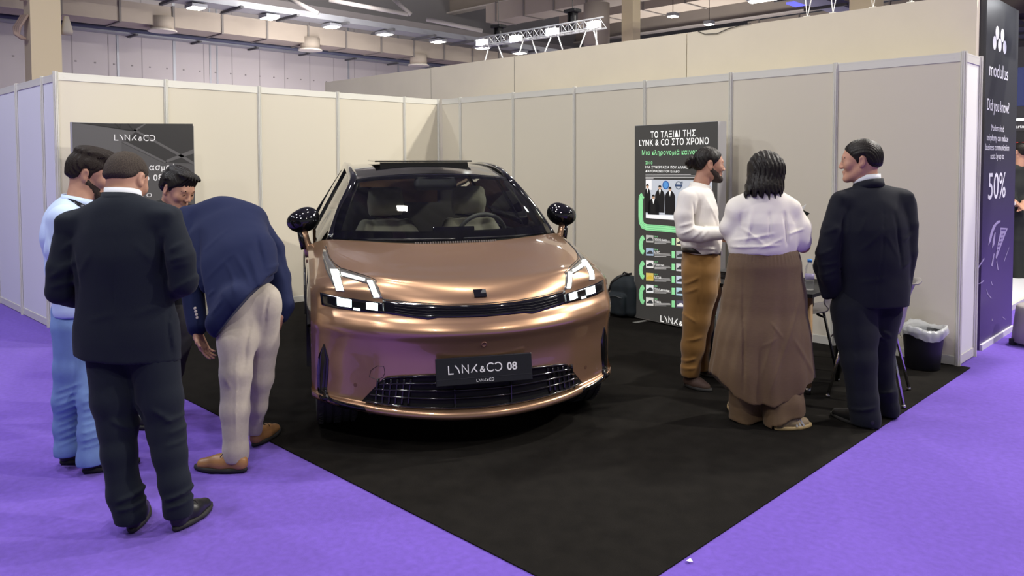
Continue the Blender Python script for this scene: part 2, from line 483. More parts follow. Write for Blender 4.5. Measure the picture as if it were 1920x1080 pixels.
# tall painted wall of the neighbouring stand
b = MB(); xs = [-3.88, -0.96, 0.79, 3.45, 6.28]
for x0, x1 in zip(xs[:-1], xs[1:]): b.box((x0+0.004, 0.65, 0), (x1-0.004, 0.78, 3.055))
w = b.build('wall_rear_tall', M_PLASTER); tag(w, kind='structure')
for x in xs[1:-2]:
    b = MB(); b.box((x-0.004, 0.652, 0), (x+0.004, 0.77, 3.05)); b.build('seam', M_DARKSEAM, w)

# hall shell
b = MB(); b.box((-12.4, -30, 0), (-12.0, 40, 6.2))
hw = b.build('wall_hall', M_HALL); tag(hw, kind='structure')
seam = [(222, 140, .05), (328, 150, .07), (395, 150, .045), (408, 150, .045), (654, 165, .06), (747, 125, .05)]
thin = [(136, 120), (204, 120), (267, 120), (383, 140), (436, 140), (487, 120), (534, 120), (581, 120), (626, 130), (665, 130), (705, 130)]
for u, v, wd in seam:
    b = MB(); p = ONX(u, v, -12.0); b.box((-12.0, p[1]-wd/2, 0), (-11.985, p[1]+wd/2, 6)); b.build('conduit', M_STEEL, hw)
for u, v in thin:
    b = MB(); p = ONX(u, v, -12.0); b.box((-12.0, p[1]-0.012, 0), (-11.996, p[1]+0.012, 6)); b.build('seam', mat('hall_seam', (0.36, 0.33, 0.33), 0.8), hw)
for k in range(46):
    b = MB(); y = -6+k*0.42; b.box((-12.0, y-0.02, 4.02), (-11.99, y+0.02, 4.05)); b.build('fixing', mat('fixing', (0.22, 0.2, 0.2), 0.6), hw)

# roof: corrugated sheet
M_ROOF = mat('roof_sheet', (0.34, 0.35, 0.41), 0.6)
b = MB(); N = 230; ys = np.linspace(-40, 50, N*2)
P = np.zeros((2, len(ys), 3))
for i, x in enumerate((-40, 30)):
    P[i, :, 0] = x; P[i, :, 1] = ys; P[i, :, 2] = 9.2+np.where((np.arange(len(ys))//2) % 2 == 0, 0, 0.16)
b.grid(P)
tag(b.build('ceiling', M_ROOF), kind='structure')
# far closing walls so that the hall is closed
b = MB(); b.box((-40, 40, 0), (30, 40.3, 9.2)); tag(b.build('wall_far', M_HALL), kind='structure')
b = MB(); b.box((-12.2, -30, 6.2), (-12.0, 40, 9.2)); tag(b.build('wall_hall_upper', mat('hall_upper', (0.25, 0.24, 0.24), 0.9)), kind='structure')

def duct(name, a, bb, w, h, label, jstep=1.2, m=None, tap=0.0):
    e = empty(name, a, label=label, cat='duct', group=None)
    a = V3(a); bb = V3(bb); d = unit(bb-a); L = np.linalg.norm(bb-a)
    k = MB(); k.bar(a, bb, w, h); k.build('casing', m or M_DUCT, e)
    t = 0.4
    while t < L:
        j = MB(); p = a+d*t; j.bar(p, p+d*0.05, w+0.05, h+0.05); t += jstep
        j.build('flange', mat('duct_flange', (0.20, 0.18, 0.165), 0.7), e)
    return e
def run(u0, vt, vb, x, w):
    zt = ONX(u0, vt, x+w/2)[2]; zb = ONX(u0, vb, x+w/2)[2]; return (x, -8, (zt+zb)/2), (x, 32, (zt+zb)/2), w, zt-zb
duct('air_duct', *run(400, 24, 60, -10.3, .8), 'long beige air duct nearest the row of hall lamps', 1.15)
duct('air_duct', *run(640, 66, 78, -11.02, .5), 'slimmer beige air duct beside the dark blue pipe', 1.0)
k = MB(); z = ONX(300, 44, -11.45)[2]; k.tube([(-11.45, -10, z), (-11.45, 34, z)], 0.12, 12)
tag(k.build('pipe', M_PIPE, smooth=True), 'thick dark blue grey pipe running along the hall wall', 'pipe')
k = MB(); k.tube([(-11.5, -10, z-.24), (-11.5, 34, z-.24)], 0.05, 10)
tag(k.build('pipe', M_PIPE, smooth=True), 'thin dark pipe under the thick blue grey pipe', 'pipe')
z2 = ONX(300, 64, -11.5)[2]
for z, lb in ((z2+.10, 'upper grey cable tray on brackets along the hall wall'), (z2-.06, 'lower grey cable tray on brackets along the hall wall')):
    e = empty('cable_tray', (-11.8, 0, z), label=lb, cat='cable tray')
    k = MB(); k.box((-11.95, -10, z), (-11.6, 34, z+0.05)); k.build('tray', M_STEEL, e)
    for i in range(26):
        k = MB(); y = -6+i*1.55; k.box((-11.99, y, z-0.04), (-11.45, y+0.06, z)); k.build('bracket', mat('bracket', (0.11, 0.11, 0.115), 0.6), e)
for i, (u, v) in enumerate(((305, 57), (582, 93), (785, 122))):
    p = ONX(u, v, -10.0)
    e = empty('air_diffuser', p, label=['round cream air diffuser hanging from the duct, nearest the cream column',
              'round cream air diffuser hanging from the duct, middle of the three', 'round cream air diffuser hanging from the duct, nearest the tall beige wall'][i], cat='diffuser', group='round air diffusers')
    k = MB(); k.lathe([(0.25, 0.30), (0.25, 0.0)], 24, p); k.build('neck', M_DUCT, e, True)
    k = MB(); k.lathe([(0.25, 0.03), (0.31, 0.0), (0.31, -0.03), (0.0, -0.03)], 24, p); k.build('ring', mat('diffuser_ring', (0.62, 0.57, 0.5), 0.6), e)
# tray with the row of hall lamps
X = -9.0
e = empty('lamp_tray', (X, 0, 5.1), label='grey lighting tray carrying the row of hall lamps', cat='cable tray')
k = MB(); k.box((X-0.28, -8, 5.16), (X+0.28, 32, 5.2)); k.box((X-0.30, -8, 5.16), (X-0.27, 32, 5.3)); k.box((X+0.27, -8, 5.16), (X+0.30, 32, 5.3)); k.build('tray', M_STEEL, e)
for i in range(28):
    k = MB(); k.box((X-0.5, -7+i*1.4, 5.10), (X+0.5, -6.93+i*1.4, 5.16)); k.build('bracket', mat('bracket'), e)
lamp_px = [(368, 8), (505, 27), (622, 45), (722, 61), (822, 76), (905, 90), (975, 99)]
lb = ['first hall lamp on the grey tray, left of the others', 'second hall lamp from the left on the grey tray', 'third hall lamp from the left on the grey tray',
      'fourth hall lamp from the left on the grey tray', 'fifth hall lamp from the left on the grey tray', 'hall lamp behind the left end of the truss', 'small hall lamp seen between the truss braces']
for (u, v), L in zip(lamp_px, lb):
    p = ONX(u, v, X)
    e = empty('hall_lamp', (X, p[1], 5.06), label=L, cat='lamp', group='hall lamps on the tray')
    k = MB(); k.box((X-0.2, p[1]-0.17, 5.06), (X+0.2, p[1]+0.17, 5.13)); k.build('housing', M_STEEL, e)
    k = MB(); k.box((X-0.17, p[1]-0.14, 5.045), (X+0.17, p[1]+0.14, 5.061)); k.build('diffuser', M_LAMP, e)
# cream columns
def column(x0, y0, w, dpt, lab):
    e = empty('column', (x0, y0, 0), label=lab, cat='column')
    k = MB(); k.box((x0-dpt, y0, 0), (x0, y0+w, 9.2)); k.build('shaft', M_COLUMN, e)
    return e
c1 = column(-8.0, -2.86, 0.50, 0.42, 'cream square column standing behind the left wall')
_q = AT(1187, 40, 18.0); c2 = column(_q[0], _q[1], ONX(1201, 40, _q[0])[1]-_q[1], _q[0]-ONY(1166, 40, _q[1])[0], 'cream column standing behind the tall beige wall and the truss')
c3 = column(2.2, 9.6, 0.5, 0.5, 'cream column behind the tall beige wall, right of the truss')
# red and white hoses tied to the left column
k = MB(); rr = random.Random(4)
for z in (4.05, 4.75):
    for q in range(4):
        y = -2.9-0.02*q
        k.tube([(-8.05-0.05*q, y+0.02, z+0.28), (-8.1-0.05*q, y-0.1, z+0.05), (-8.12, y-0.12, z-0.08), (-8.1, y-0.01, z-0.16)], 0.025, 6)
tag(k.build('hose_bundle', mat('hose', (0.45, 0.33, 0.27), 0.7), smooth=True), 'bundle of pale hoses tied to the cream column', 'hose')
k = MB(); k.lathe([(0.04, 0.34), (0.11, 0.06), (0.09, 0.0)], 12, (-8.1, -2.24, 4.05))
tag(k.build('loudspeaker', mat('speaker_beige', (.5, .45, .37), .6), smooth=True), 'small pale horn speaker on the right side of the cream column', 'speaker')
# roof structure
def beam(a, bb, hgt, wd, lab, m=None):
    e = empty('roof_beam', a, label=lab, cat='beam')
    k = MB(); a = V3(a); bb = V3(bb); z = V3((0, 0, 1))
    k.bar(a, bb, 0.03, hgt); k.build('web', m or M_DUCT, e)
    k = MB(); k.bar(a-z*hgt/2, bb-z*hgt/2, wd, 0.05); k.bar(a+z*hgt/2, bb+z*hgt/2, wd, 0.05); k.build('flange', mat('beam_flange', (0.66, 0.60, 0.54), 0.6), e)
    return e
_zb = ONY(850, 26, 10.6)[2]+.4
beam((-12, 10.6, _zb), (14, 10.6, _zb), 0.75, 0.32, 'cream steel roof beam rising to the right above the truss')
beam((-12, -3.4, 6.75), (14, -3.4, 6.75), 0.75, 0.32, 'cream steel roof beam above the left wall')
beam((-12, 17.2, 6.75), (14, 17.2, 6.75), 0.75, 0.32, 'cream steel roof beam far behind the truss')
k = MB()
for y in (1.5, 3.5, 5.2, 9.0, 11, 13.5): 
    k.tube([(-11.9, y, 8.3), (14, y, 8.3)], 0.05, 6)
tag(k.build('roof_purlins', mat('purlin', (0.2, 0.19, 0.19), 0.6)), 'thin dark pipes and rods strung under the corrugated roof', 'pipes', kind='stuff')
k = MB()
for a0, a1 in (((618, 0), (766, 27)), ((738, -2), (771, 27)), ((540, -4), (597, 25)), ((800, 36), (905, 58))):
    k.tube([AT(*a0, 18.5), AT(*a1, 18.5)], .05, 8)
for (y0, y1, x0, x1) in ((6.6, 2.2, -6.5, -10.5), (7.2, 11.5, -4.5, -9.0), (6.6, 2.5, 1.5, -3.0), (17.0, 12, -6, -2), (-3.2, 2, -11, -7.5)):
    k.tube([(x0, y0, 7.4), (x1, y1, 7.4)], 0.075, 8)
tag(k.build('roof_bracing', mat('bracing', (0.42, 0.39, 0.37), 0.6), smooth=True), 'pale diagonal bracing tubes under the corrugated roof', 'bracing', kind='stuff')
duct('air_duct', (-8.3, 9.15, 5.92), (16, 9.15, 5.92), 0.8, 0.5, 'beige air duct crossing behind the truss', 1.1)
duct('air_duct', (-8.3, 12.5, 6.3), (16, 12.5, 6.3), 1.1, 0.55, 'beige air duct crossing high above the tall wall', 1.4)
duct('air_duct', (-5.0, 18.5, 6.02), (16, 18.5, 6.02), 1.1, 0.8, 'far beige air duct above the right part of the tall wall', 1.4)
duct('air_duct', (-5.0, 24.5, 6.02), (20, 24.5, 6.02), 1.4, 0.8, 'farthest beige air duct low above the tall wall', 1.4)
k = MB(); k.lathe([(0.3, 0.4), (0.3, -0.55)], 20, AT(1119, 40, 18.0)); 
tag(k.build('air_diffuser', M_DUCT, smooth=True), 'round beige duct outlet above the right end of the truss', 'diffuser')
M_STEEL_LIT = mat('steel_blue_lit', (0.30, 0.29, 0.42), 0.5, metal=0.3)  # steel with the blue light on the trays mixed into its colour
for i, (x, y0, z, lab) in enumerate(((0.6, 5.0, 5.2, 'steel cable tray above the tall wall, left of the pair'), (2.6, 5.0, 5.4, 'steel cable tray above the tall wall, right of the pair'))):
    e = empty('cable_tray', (x, y0, z), label=lab, cat='cable tray')
    k = MB(); k.box((x-0.25, y0, z), (x+0.25, 26, z+0.04)); k.box((x-0.28, y0, z), (x-0.25, 26, z+0.14)); k.box((x+0.25, y0, z), (x+0.28, 26, z+0.14)); k.build('tray', M_STEEL_LIT, e)
    for j in range(12):
        k = MB(); k.box((x-0.5, y0+j*1.5, z-0.06), (x+0.5, y0+j*1.5+0.06, z)); k.build('bracket', mat('bracket'), e)
for (u, v, d_, w, L) in ((1262, 32, 19, .11, 'hall lamp right of the cream column behind the tall wall'), (1330, 47, 19, .10, 'hall lamp just above the tall wall, right of centre'), (1539, 16, 19, .10, 'hall lamp near the blue glow above the tall wall')):
    p = AT(u, v, d_)
    e = empty('hall_lamp', p, label=L, cat='lamp')
    k = MB(); k.box(p+(-w, -w, 0.02), p+(w, w, 0.1)); k.build('housing', M_STEEL, e)
    k = MB(); k.tube([p+(0, 0, .1), (p[0], p[1], 9.2)], .008, 5); k.build('hanger', M_BLACKP, e)
    k = MB(); k.box(p+(-w*.85, -w*.85, 0.0), p+(w*.85, w*.85, 0.021)); k.build('diffuser', M_LAMP, e)
p = AT(1432, 2, 15); e = empty('hall_lamp', p, label='wide bright hall lamp at the top edge of the photo', cat='lamp')
k = MB(); k.box(p+(-.30, -.10, 0.03), p+(.30, .10, .1)); k.build('housing', M_STEEL, e)
k = MB(); k.box(p+(-.28, -.08, 0.0), p+(.28, .08, .031)); k.build('diffuser', M_LAMP, e)
k = MB(); k.tube([p+(0, 0, .1), (p[0], p[1], 9.2)], .008, 5); k.build('hanger', M_BLACKP, e)
p = AT(1528, 4, 22); k = MB(); k.box(p+(-.7, -.3, 0), p+(.7, .3, 0.05))
tag(k.build('blue_lamp', glow('blue_glow', (0.12, 0.12, 1.0), 1.6)), 'blue lit fixture above the tall wall', 'lamp')

# lighting truss above the tall wall
TY, TZ = 1.6, 3.51
e = empty('lighting_truss', (0.3, TY, TZ), label='silver lighting truss standing above the tall beige wall', cat='truss')
M_TRUSS = mat('truss_alu', (0.75, 0.77, 0.78), 0.35, metal=0.6)
x0, x1 = -0.9, 1.55; hw_ = 0.07
ch = [(TY-hw_, TZ-0.05), (TY+hw_, TZ-0.05), (TY, TZ+0.09)]
for y, z in ch:
    k = MB(); k.tube([(x0, y, z), (x1, y, z)], 0.012, 8); k.build('chord', M_TRUSS, e, True)
k = MB(); n = 18
for i in range(n):
    xa = x0+(x1-x0)*i/n; xb = x0+(x1-x0)*(i+1)/n; xm = (xa+xb)/2
    for (ya, za), (yb, zb) in ((ch[0], ch[2]), (ch[1], ch[2]), (ch[0], ch[1])):
        k.tube([(xa, ya, za), (xm, yb, zb), (xb, ya, za)], 0.006, 5)
k.build('lacing', M_TRUSS, e)
for (a0, a1), (b0, b1) in (((918, 88), (910, 113)), ((933, 86), (943, 108)), ((982, 78), (973, 103)), ((997, 76), (1006, 99)), ((1035, 68), (1022, 97)), ((1046, 66), (1055, 93)), ((1100, 58), (1088, 88)), ((1113, 56), (1121, 85))):
    k = MB(); p = ONY(a0, a1, TY); p[2] = TZ-.05; q = ONY(b0, b1, .86); k.tube([p, q], 0.009, 6); k.build('brace', mat('white_tube', (0.85, 0.85, 0.83), 0.4), e)
k = MB(); k.tube([(1.43, TY, TZ-0.05), (1.43, TY, 2.9)], 0.009, 6); k.build('brace', mat('white_tube'), e)
for (u, v), L in zip(((903, 80), (967, 73), (1035, 60), (1113, 47)), ('leftmost flood lamp on the silver truss', 'second flood lamp from the left on the silver truss', 'third flood lamp from the left on the silver truss', 'rightmost flood lamp on the silver truss')):
    p = ONY(u, v, TY-0.15)
    f = empty('flood_lamp', p, label=L, cat='lamp', group='flood lamps on the truss')
    k = MB(); k.box(p+(-.09, -.02, -.04), p+(.09, .06, .05)); k.build('housing', M_WHITE, f)
    k = MB(); k.box(p+(-.085, -.032, -.045), p+(.085, -.02, .045)); k.build('lens', glow('flood_white', (0.92, 1.0, 1.0), 30), f)
for (u, v), L in zip(((935, 62), (1074, 34)), ('black moving head spotlight hanging above the left half of the truss', 'black moving head spotlight hanging above the right half of the truss')):
    p = ONY(u, v, TY+0.5)
    f = empty('moving_head', p, label=L, cat='spotlight', group='moving head spotlights')
    k = MB(); k.box(p+(-.11, -.08, .08), p+(.11, .08, .13)); k.build('base', M_BLACKP, f, bevel=0.01)
    k = MB(); k.box(p+(-.06, -.05, -.12), p+(-.04, .05, .09)); k.box(p+(.04, -.05, -.12), p+(.06, .05, .09)); k.build('yoke', M_BLACKP, f)
    k = MB(); k.lathe([(0.03, 0.09), (0.05, 0.05), (0.05, -0.15), (0.042, -0.18)], 16, p+(0.02, 0, -0.03)); k.build('head', M_BLACKP, f, True)
    k = MB(); k.tube([p+(0, 0, .12), p+(0, 0, 3.0)], 0.006, 5); k.build('cable', M_BLACKP, f)
# white clamps on the tall wall and a loose cable
for (u, v, h), L in zip(((1514, 22, .25), (1562, 18, .3), (1637, 10, .3), (1708, 2, .15)), ('white wire clamp on the tall wall, leftmost of the four', 'white wire clamp on the tall wall, second from left', 'white wire clamp on the tall wall, third from left', 'white wire clamp on the tall wall nearest the dark banner')):
    p = ONY(u, v, 0.72); p[2] = 3.05
    k = MB(); k.tube([p+(-0.06, 0.05, h+.1), p, p+(0.05, 0.05, h+.1)], 0.008, 6); k.box(p+(-.03, -.02, 0), p+(.03, .02, .02))
    tag(k.build('wire_clamp', mat('white_tube')), L, 'clamp', 'white wire clamps')
pts = [ONY(u, v, 0.64) for u, v in ((1308, 58), (1322, 64), (1345, 63), (1365, 54), (1390, 47), (1408, 44))]
k = MB(); k.tube(pts, 0.004, 6)
tag(k.build('cable', M_BLACKP, smooth=True), 'black cable drooping over the top of the tall beige wall', 'cable')
# ------------------------------------------------------------------ the car (own frame: x forward, y to its left, z up)
from mathutils.bvhtree import BVHTree
CTH = math.radians(-30.0)
_fw = V3((math.cos(CTH), math.sin(CTH), 0)); _lf = V3((-math.sin(CTH), math.cos(CTH), 0))
_pa = GZ(590, 808); _pb = GZ(1120, 760)
CO = _fw*((_pa@_fw+_pb@_fw)/2)+_lf*((_pa@_lf+_pb@_lf)/2)
car = empty('car', (CO[0], CO[1], 0), CTH, 'copper coloured electric car with its headlights lit, standing on the black carpet', 'car')
def w2c(p):
    d = V3(p)-V3((CO[0], CO[1], 0)); return V3((d@_fw, d@_lf, d[2]))
CAMC = w2c(CAM)
def crayc(u, v):
    r = cray(u, v); return V3((r@_fw, r@_lf, r[2]))
def part(mb, name, m, parent=None, **k):
    return under_car(mb.build(name, m, None, **k), parent)
def mpart(me, name, m, parent=None):
    return under_car(link(name, me, None, m), parent)
def under_car(o, parent):
    """geometry given in the car's own frame, also when it hangs under a sub-assembly standing elsewhere"""
    o.parent = parent or car
    if parent is not None and parent.type == 'EMPTY' and parent.parent == car and not parent.name.startswith('wheel'):
        o.matrix_parent_inverse = Matrix.Translation(-parent.location)
    return o

M_PAINT = mat('copper_paint', (0.44, 0.265, 0.155), 0.28, metal=0.72, coat=1.0, coatr=0.02, spec=0.5)
M_GLOSS = mat('gloss_black', (0.006, 0.006, 0.007), 0.08, coat=0.6, spec=0.55)
M_SATIN = mat('satin_black', (0.012, 0.012, 0.013), 0.35)
M_TYRE = mat('tyre_rubber', (0.040, 0.040, 0.041), 0.75, bump=0.1, bscale=90)
M_RIM = mat('rim', (0.30, 0.30, 0.31), 0.3, metal=0.9)
M_LEDF = mat('lamp_frame', (0.22, 0.21, 0.19), 0.18, metal=0.5, coat=0.8)
M_LED = glow('daylight_led', (0.90, 1.0, 0.97), 2.6)
M_BEAM = glow('headlamp_led', (0.85, 1.0, 1.0), 4.0)
M_SUEDE = mat('cream_suede', (0.66, 0.62, 0.50), 0.9, bump=0.1, bscale=120, sheen=0.3, var=0.08, vscale=14)
M_INTD = mat('cabin_dark', (0.035, 0.036, 0.036), 0.7)
M_TRIM = mat('cabin_trim', (0.42, 0.41, 0.35), 0.8)
def glass_mat(name, tint, refl=0.06):
    if name in MATS: return MATS[name]
    m = bpy.data.materials.new(name); m.use_nodes = True; nt = m.node_tree; nt.nodes.clear()
    o = nt.nodes.new('ShaderNodeOutputMaterial'); t = nt.nodes.new('ShaderNodeBsdfTransparent'); g = nt.nodes.new('ShaderNodeBsdfGlossy')
    t.inputs['Color'].default_value = (*tint, 1); g.inputs['Roughness'].default_value = 0.02; g.inputs['Color'].default_value = (1, 1, 1, 1)
    f = nt.nodes.new('ShaderNodeFresnel'); f.inputs['IOR'].default_value = 1.5
    mx = nt.nodes.new('ShaderNodeMixShader'); nt.links.new(f.outputs[0], mx.inputs[0]); nt.links.new(t.outputs[0], mx.inputs[1]); nt.links.new(g.outputs[0], mx.inputs[2])
    nt.links.new(mx.outputs[0], o.inputs['Surface']); MATS[name] = m; return m
M_WS = glass_mat('windscreen_glass', (0.86, 0.89, 0.84))
M_SG = glass_mat('side_glass', (0.20, 0.21, 0.20))

def catmull(P, n):
    """P: (k, ...) control rows -> smooth dense rows through them"""
    P = np.asarray(P, float); k = len(P); out = []
    ext = np.concatenate([2*P[:1]-P[1:2], P, 2*P[-1:]-P[-2:-1]])
    for i in range(k-1):
        p0, p1, p2, p3 = ext[i:i+4]
        d1 = np.sqrt(((p1-p0)**2).sum(-1, keepdims=True))**.5+1e-6; d2 = np.sqrt(((p2-p1)**2).sum(-1, keepdims=True))**.5+1e-6; d3 = np.sqrt(((p3-p2)**2).sum(-1, keepdims=True))**.5+1e-6
        m1 = d2*((p1-p0)/d1-(p2-p0)/(d1+d2)+(p2-p1)/d2)
        m2 = d2*((p2-p1)/d2-(p3-p1)/(d2+d3)+(p3-p2)/d3)
        for j in range(n):
            t = j/n; t2 = t*t; t3 = t2*t
            out.append((2*t3-3*t2+1)*p1+(t3-2*t2+t)*m1+(-2*t3+3*t2)*p2+(t3-t2)*m2)
    out.append(P[-1]); return np.array(out)
def bicub(P, nu, nv):
    return np.swapaxes(catmull(np.swapaxes(catmull(P, nu), 0, 1), nv), 0, 1)

CY = [0.0, 0.22, 0.42, 0.56, 0.67, 0.765, 0.84, 0.900, 0.938]
DROP = [0.0, 0.020, 0.073, 0.130, 0.195, 0.255, 0.312, 0.365, 0.43]
ROWS = [(0.40, 0.19, 0.07), (0.615, 0.188, 0.075), (0.637, 0.208, 0.075), (0.628, 0.234, 0.07), (0.598, 0.246, 0.06), (0.585, 0.33, 0.03), (0.585, 0.43, 0.02),
        (0.592, 0.545, 0.02), (0.612, 0.622, 0.02), (0.634, 0.680, 0.025), (0.612, 0.725, 0.035), (0.580, 0.762, 0.042), (0.552, 0.827, 0.045)]
def lerp(t, xs, ys): return float(np.interp(t, xs, ys))
net = []
for x, z, rise in ROWS:
    net.append([(x-d, y, z+rise*(y/0.9)**2) for y, d in zip(CY, DROP)])
# hood rows: (x, z) for each column
HOOD = [[(.515, .880), (.497, .882), (.450, .890), (.395, .908), (.340, .912), (.285, .912), (.225, .912), (.155, .908), (.07, .900)],
        [(.430, .937), (.420, .940), (.392, .952), (.338, .968), (.285, .966), (.222, .960), (.152, .950), (.080, .938), (-.01, .925)],
        [(.290, .968), (.285, .970), (.265, .982), (.235, .993), (.190, .992), (.130, .988), (.060, .978), (-.02, .962), (-.11, .945)],
        [(.080, 1.006), (.080, 1.008), (.065, 1.020), (.045, 1.034), (.010, 1.036), (-.040, 1.034), (-.110, 1.022), (-.185, 1.000), (-.27, .980)],
        [(-.120, 1.052), (-.122, 1.054), (-.140, 1.064), (-.165, 1.074), (-.195, 1.078), (-.245, 1.078), (-.325, 1.068), (-.400, 1.046), (-.47, 1.022)],
        [(-.290, 1.098), (-.300, 1.099), (-.345, 1.106), (-.400, 1.114), (-.450, 1.118), (-.510, 1.120), (-.585, 1.112), (-.655, 1.088), (-.72, 1.060)]]
for row in HOOD: net.append([(x, y, z) for (x, z), y in zip(row, CY)])
net = np.array(net)
mir = net[:, 1:][:, ::-1].copy(); mir[..., 1] *= -1
full = np.concatenate([mir, net], 1)
front = bicub(full, 8, 10)
# flanks: top follows the fender ridge, then the window line
ridge = net[12:, -1]
XS = [.17, .05, -.05, -.20, -.40, -.65, -1.0, -1.5, -2.1, -2.7, -3.2, -3.6, -3.85, -3.98]
def ridge_at(x):
    if x > -0.72:
        o = np.argsort(ridge[:, 0]); return (lerp(x, ridge[o, 0], ridge[o, 1]), lerp(x, ridge[o, 0], ridge[o, 2]))
    return (lerp(-x, [.72, 1.5, 2.6, 3.4, 4.0], [.915, .905, .90, .87, .76]), lerp(-x, [.72, 1.5, 2.6, 3.4, 4.0], [1.06, 1.10, 1.12, 1.12, 1.10]))
side = []
side.append([net[r, -1] for r in (2, 3, 5, 7, 8, 9, 10, 11, 12)])
for x in XS[1:]:
    ry, rz = ridge_at(x); wy = lerp(-x, [-.1, .05, .3, 1.0, 2.6, 3.2, 3.7, 4.0], [.945, .958, .956, .948, .950, .952, .91, .78])
    zb = lerp(-x, [-.1, .3, 4], [.28, .24, .26])
    pr_ = [(wy-.045, zb), (wy-.03, zb+.03), (wy-.012, .36), (wy-.008, .52), (wy-.002, .62), (wy, .70), (wy-.002, .78), (wy-.010, .86)]
    side.append([(x, a, c) for a, c in pr_]+[(x, ry, rz)])
side = bicub(np.array(side), 10, 5)
def arch(p):
    return min((p[0]+0.16)**2+(p[2]-0.36)**2+(9 if p[0] > .10 else 0), (p[0]+2.90)**2+(p[2]-0.36)**2) < 0.40**2
bmb = MB(); bmb.grid(front)
for sg in (1, -1):
    S2 = side.copy(); S2[..., 1] *= sg
    a, c = S2.shape[:2]; fs = []
    for i in range(a-1):
        for j in range(c-1):
            cen = (S2[i, j]+S2[i+1, j+1])/2
            if not arch(cen):
                q = (i*c+j, i*c+j+1, (i+1)*c+j+1, (i+1)*c+j); fs.append(q if sg < 0 else q[::-1])
    bmb.add(S2.reshape(-1, 3), fs)
    # rear quarter / tail panel half
tail = []
for z, x in ((.26, -3.95), (.5, -4.1), (.75, -4.13), (1.0, -4.05), (1.12, -3.95)):
    tail.append([(x+0.10*(abs(y)/.78)**3, y, z) for y in np.linspace(-.80, .80, 13)])
bmb.grid(bicub(np.array(tail), 3, 3))
BVH = BVHTree.FromPolygons([tuple(v) for v in bmb.v], bmb.f)
def hit(o, d):
    h = BVH.ray_cast(Vector(o), Vector(unit(d)))
    if h[0] is None: return None
    n = V3(h[1]); 
    if n@V3(d) > 0: n = -n
    return V3(h[0]), n
def PX(u, v):
    """photo pixel -> point on the body, folded to the positive side"""
    h = hit(CAMC, crayc(u, v))
    if h is None: h = (CAMC+crayc(u, v)*5, V3((1, 0, 0)))
    p, n = h; return V3((p[0], abs(p[1]), p[2])), V3((n[0], abs(n[1]), n[2]))
def YZ(y, z):
    h = hit((3, y, z), (-1, 0, 0)); return h if h else (V3((.3, y, z)), V3((1, 0, 0)))
body = part(bmb, 'body_shell', M_PAINT, smooth=True)
body.data.polygons.foreach_set('use_smooth', [True]*len(body.data.polygons))

def poly_at(L, t):
    L = [V3(q) for q in L]; s = [0.0]
    for a, c in zip(L[:-1], L[1:]): s.append(s[-1]+np.linalg.norm(c-a))
    s = np.array(s)/s[-1]; L = np.array(L)
    return np.array([np.interp(t, s, L[:, k]) for k in range(L.shape[1])])
def strip_px(A, B, lift, nu=14, nv=4, thick=0.012):
    """a raised patch that follows the body between two pixel polylines (right half of the car as seen), both sides of the car"""
    Q = np.zeros((nu, nv, 3)); Nn = np.zeros((nu, nv, 3))
    for i in range(nu):
        a = poly_at(A, i/(nu-1)); c = poly_at(B, i/(nu-1))
        for j in range(nv):
            p, n = PX(*(a+(c-a)*j/(nv-1))); Q[i, j] = p; Nn[i, j] = n
    return Q+Nn*lift
def solid_grid(mb, Q, thick, back=None):
    Q = np.asarray(Q); a, c = Q.shape[:2]
    du = np.gradient(Q, axis=0); dv = np.gradient(Q, axis=1); n = np.cross(du, dv); n /= np.linalg.norm(n, axis=2)[..., None]+1e-9
    if n[..., 0].mean() < 0: n = -n
    mb.grid(Q); o = Q-n*thick; mb.grid(o)
    for E, F in ((Q[0], o[0]), (Q[-1], o[-1]), (Q[:, 0], o[:, 0]), (Q[:, -1], o[:, -1])):
        mb.grid(np.stack([E, F]))
def both(Q, name, m, thick=0.01, parent=None, label=None):
    out = []
    for sg in (-1, 1):
        q = np.array(Q).copy(); q[..., 1] *= sg
        k = MB(); solid_grid(k, q, thick); o = part(k, name, m, smooth=False, parent=parent[0 if sg < 0 else 1] if parent else None)
        for p in o.data.polygons: p.use_smooth = True
        if label: o['label'] = label
        out.append(o)
    return out
# --- headlamps (lower black strips) with their lit modules
hl = both(strip_px([(600.8, 548.3), (630, 555), (680, 562.5), (719, 568)], [(604, 572), (632, 578.5), (665, 583), (724, 588)], 0.004, 20, 5), 'headlamp', M_GLOSS, 0.02)
for pa, pb in (([(633, 558.5), (660, 562)], [(634, 573.5), (660, 577)]), ([(688, 567), (709, 569)], [(688, 580), (709, 583)]), ([(664, 577.5), (676, 578.5)], [(664, 581.5), (676, 583)])):
    both(strip_px(pa, pb, 0.008, 5, 4), 'headlamp_lens', M_BEAM, 0.006, parent=hl, label='lit white headlamp lens')
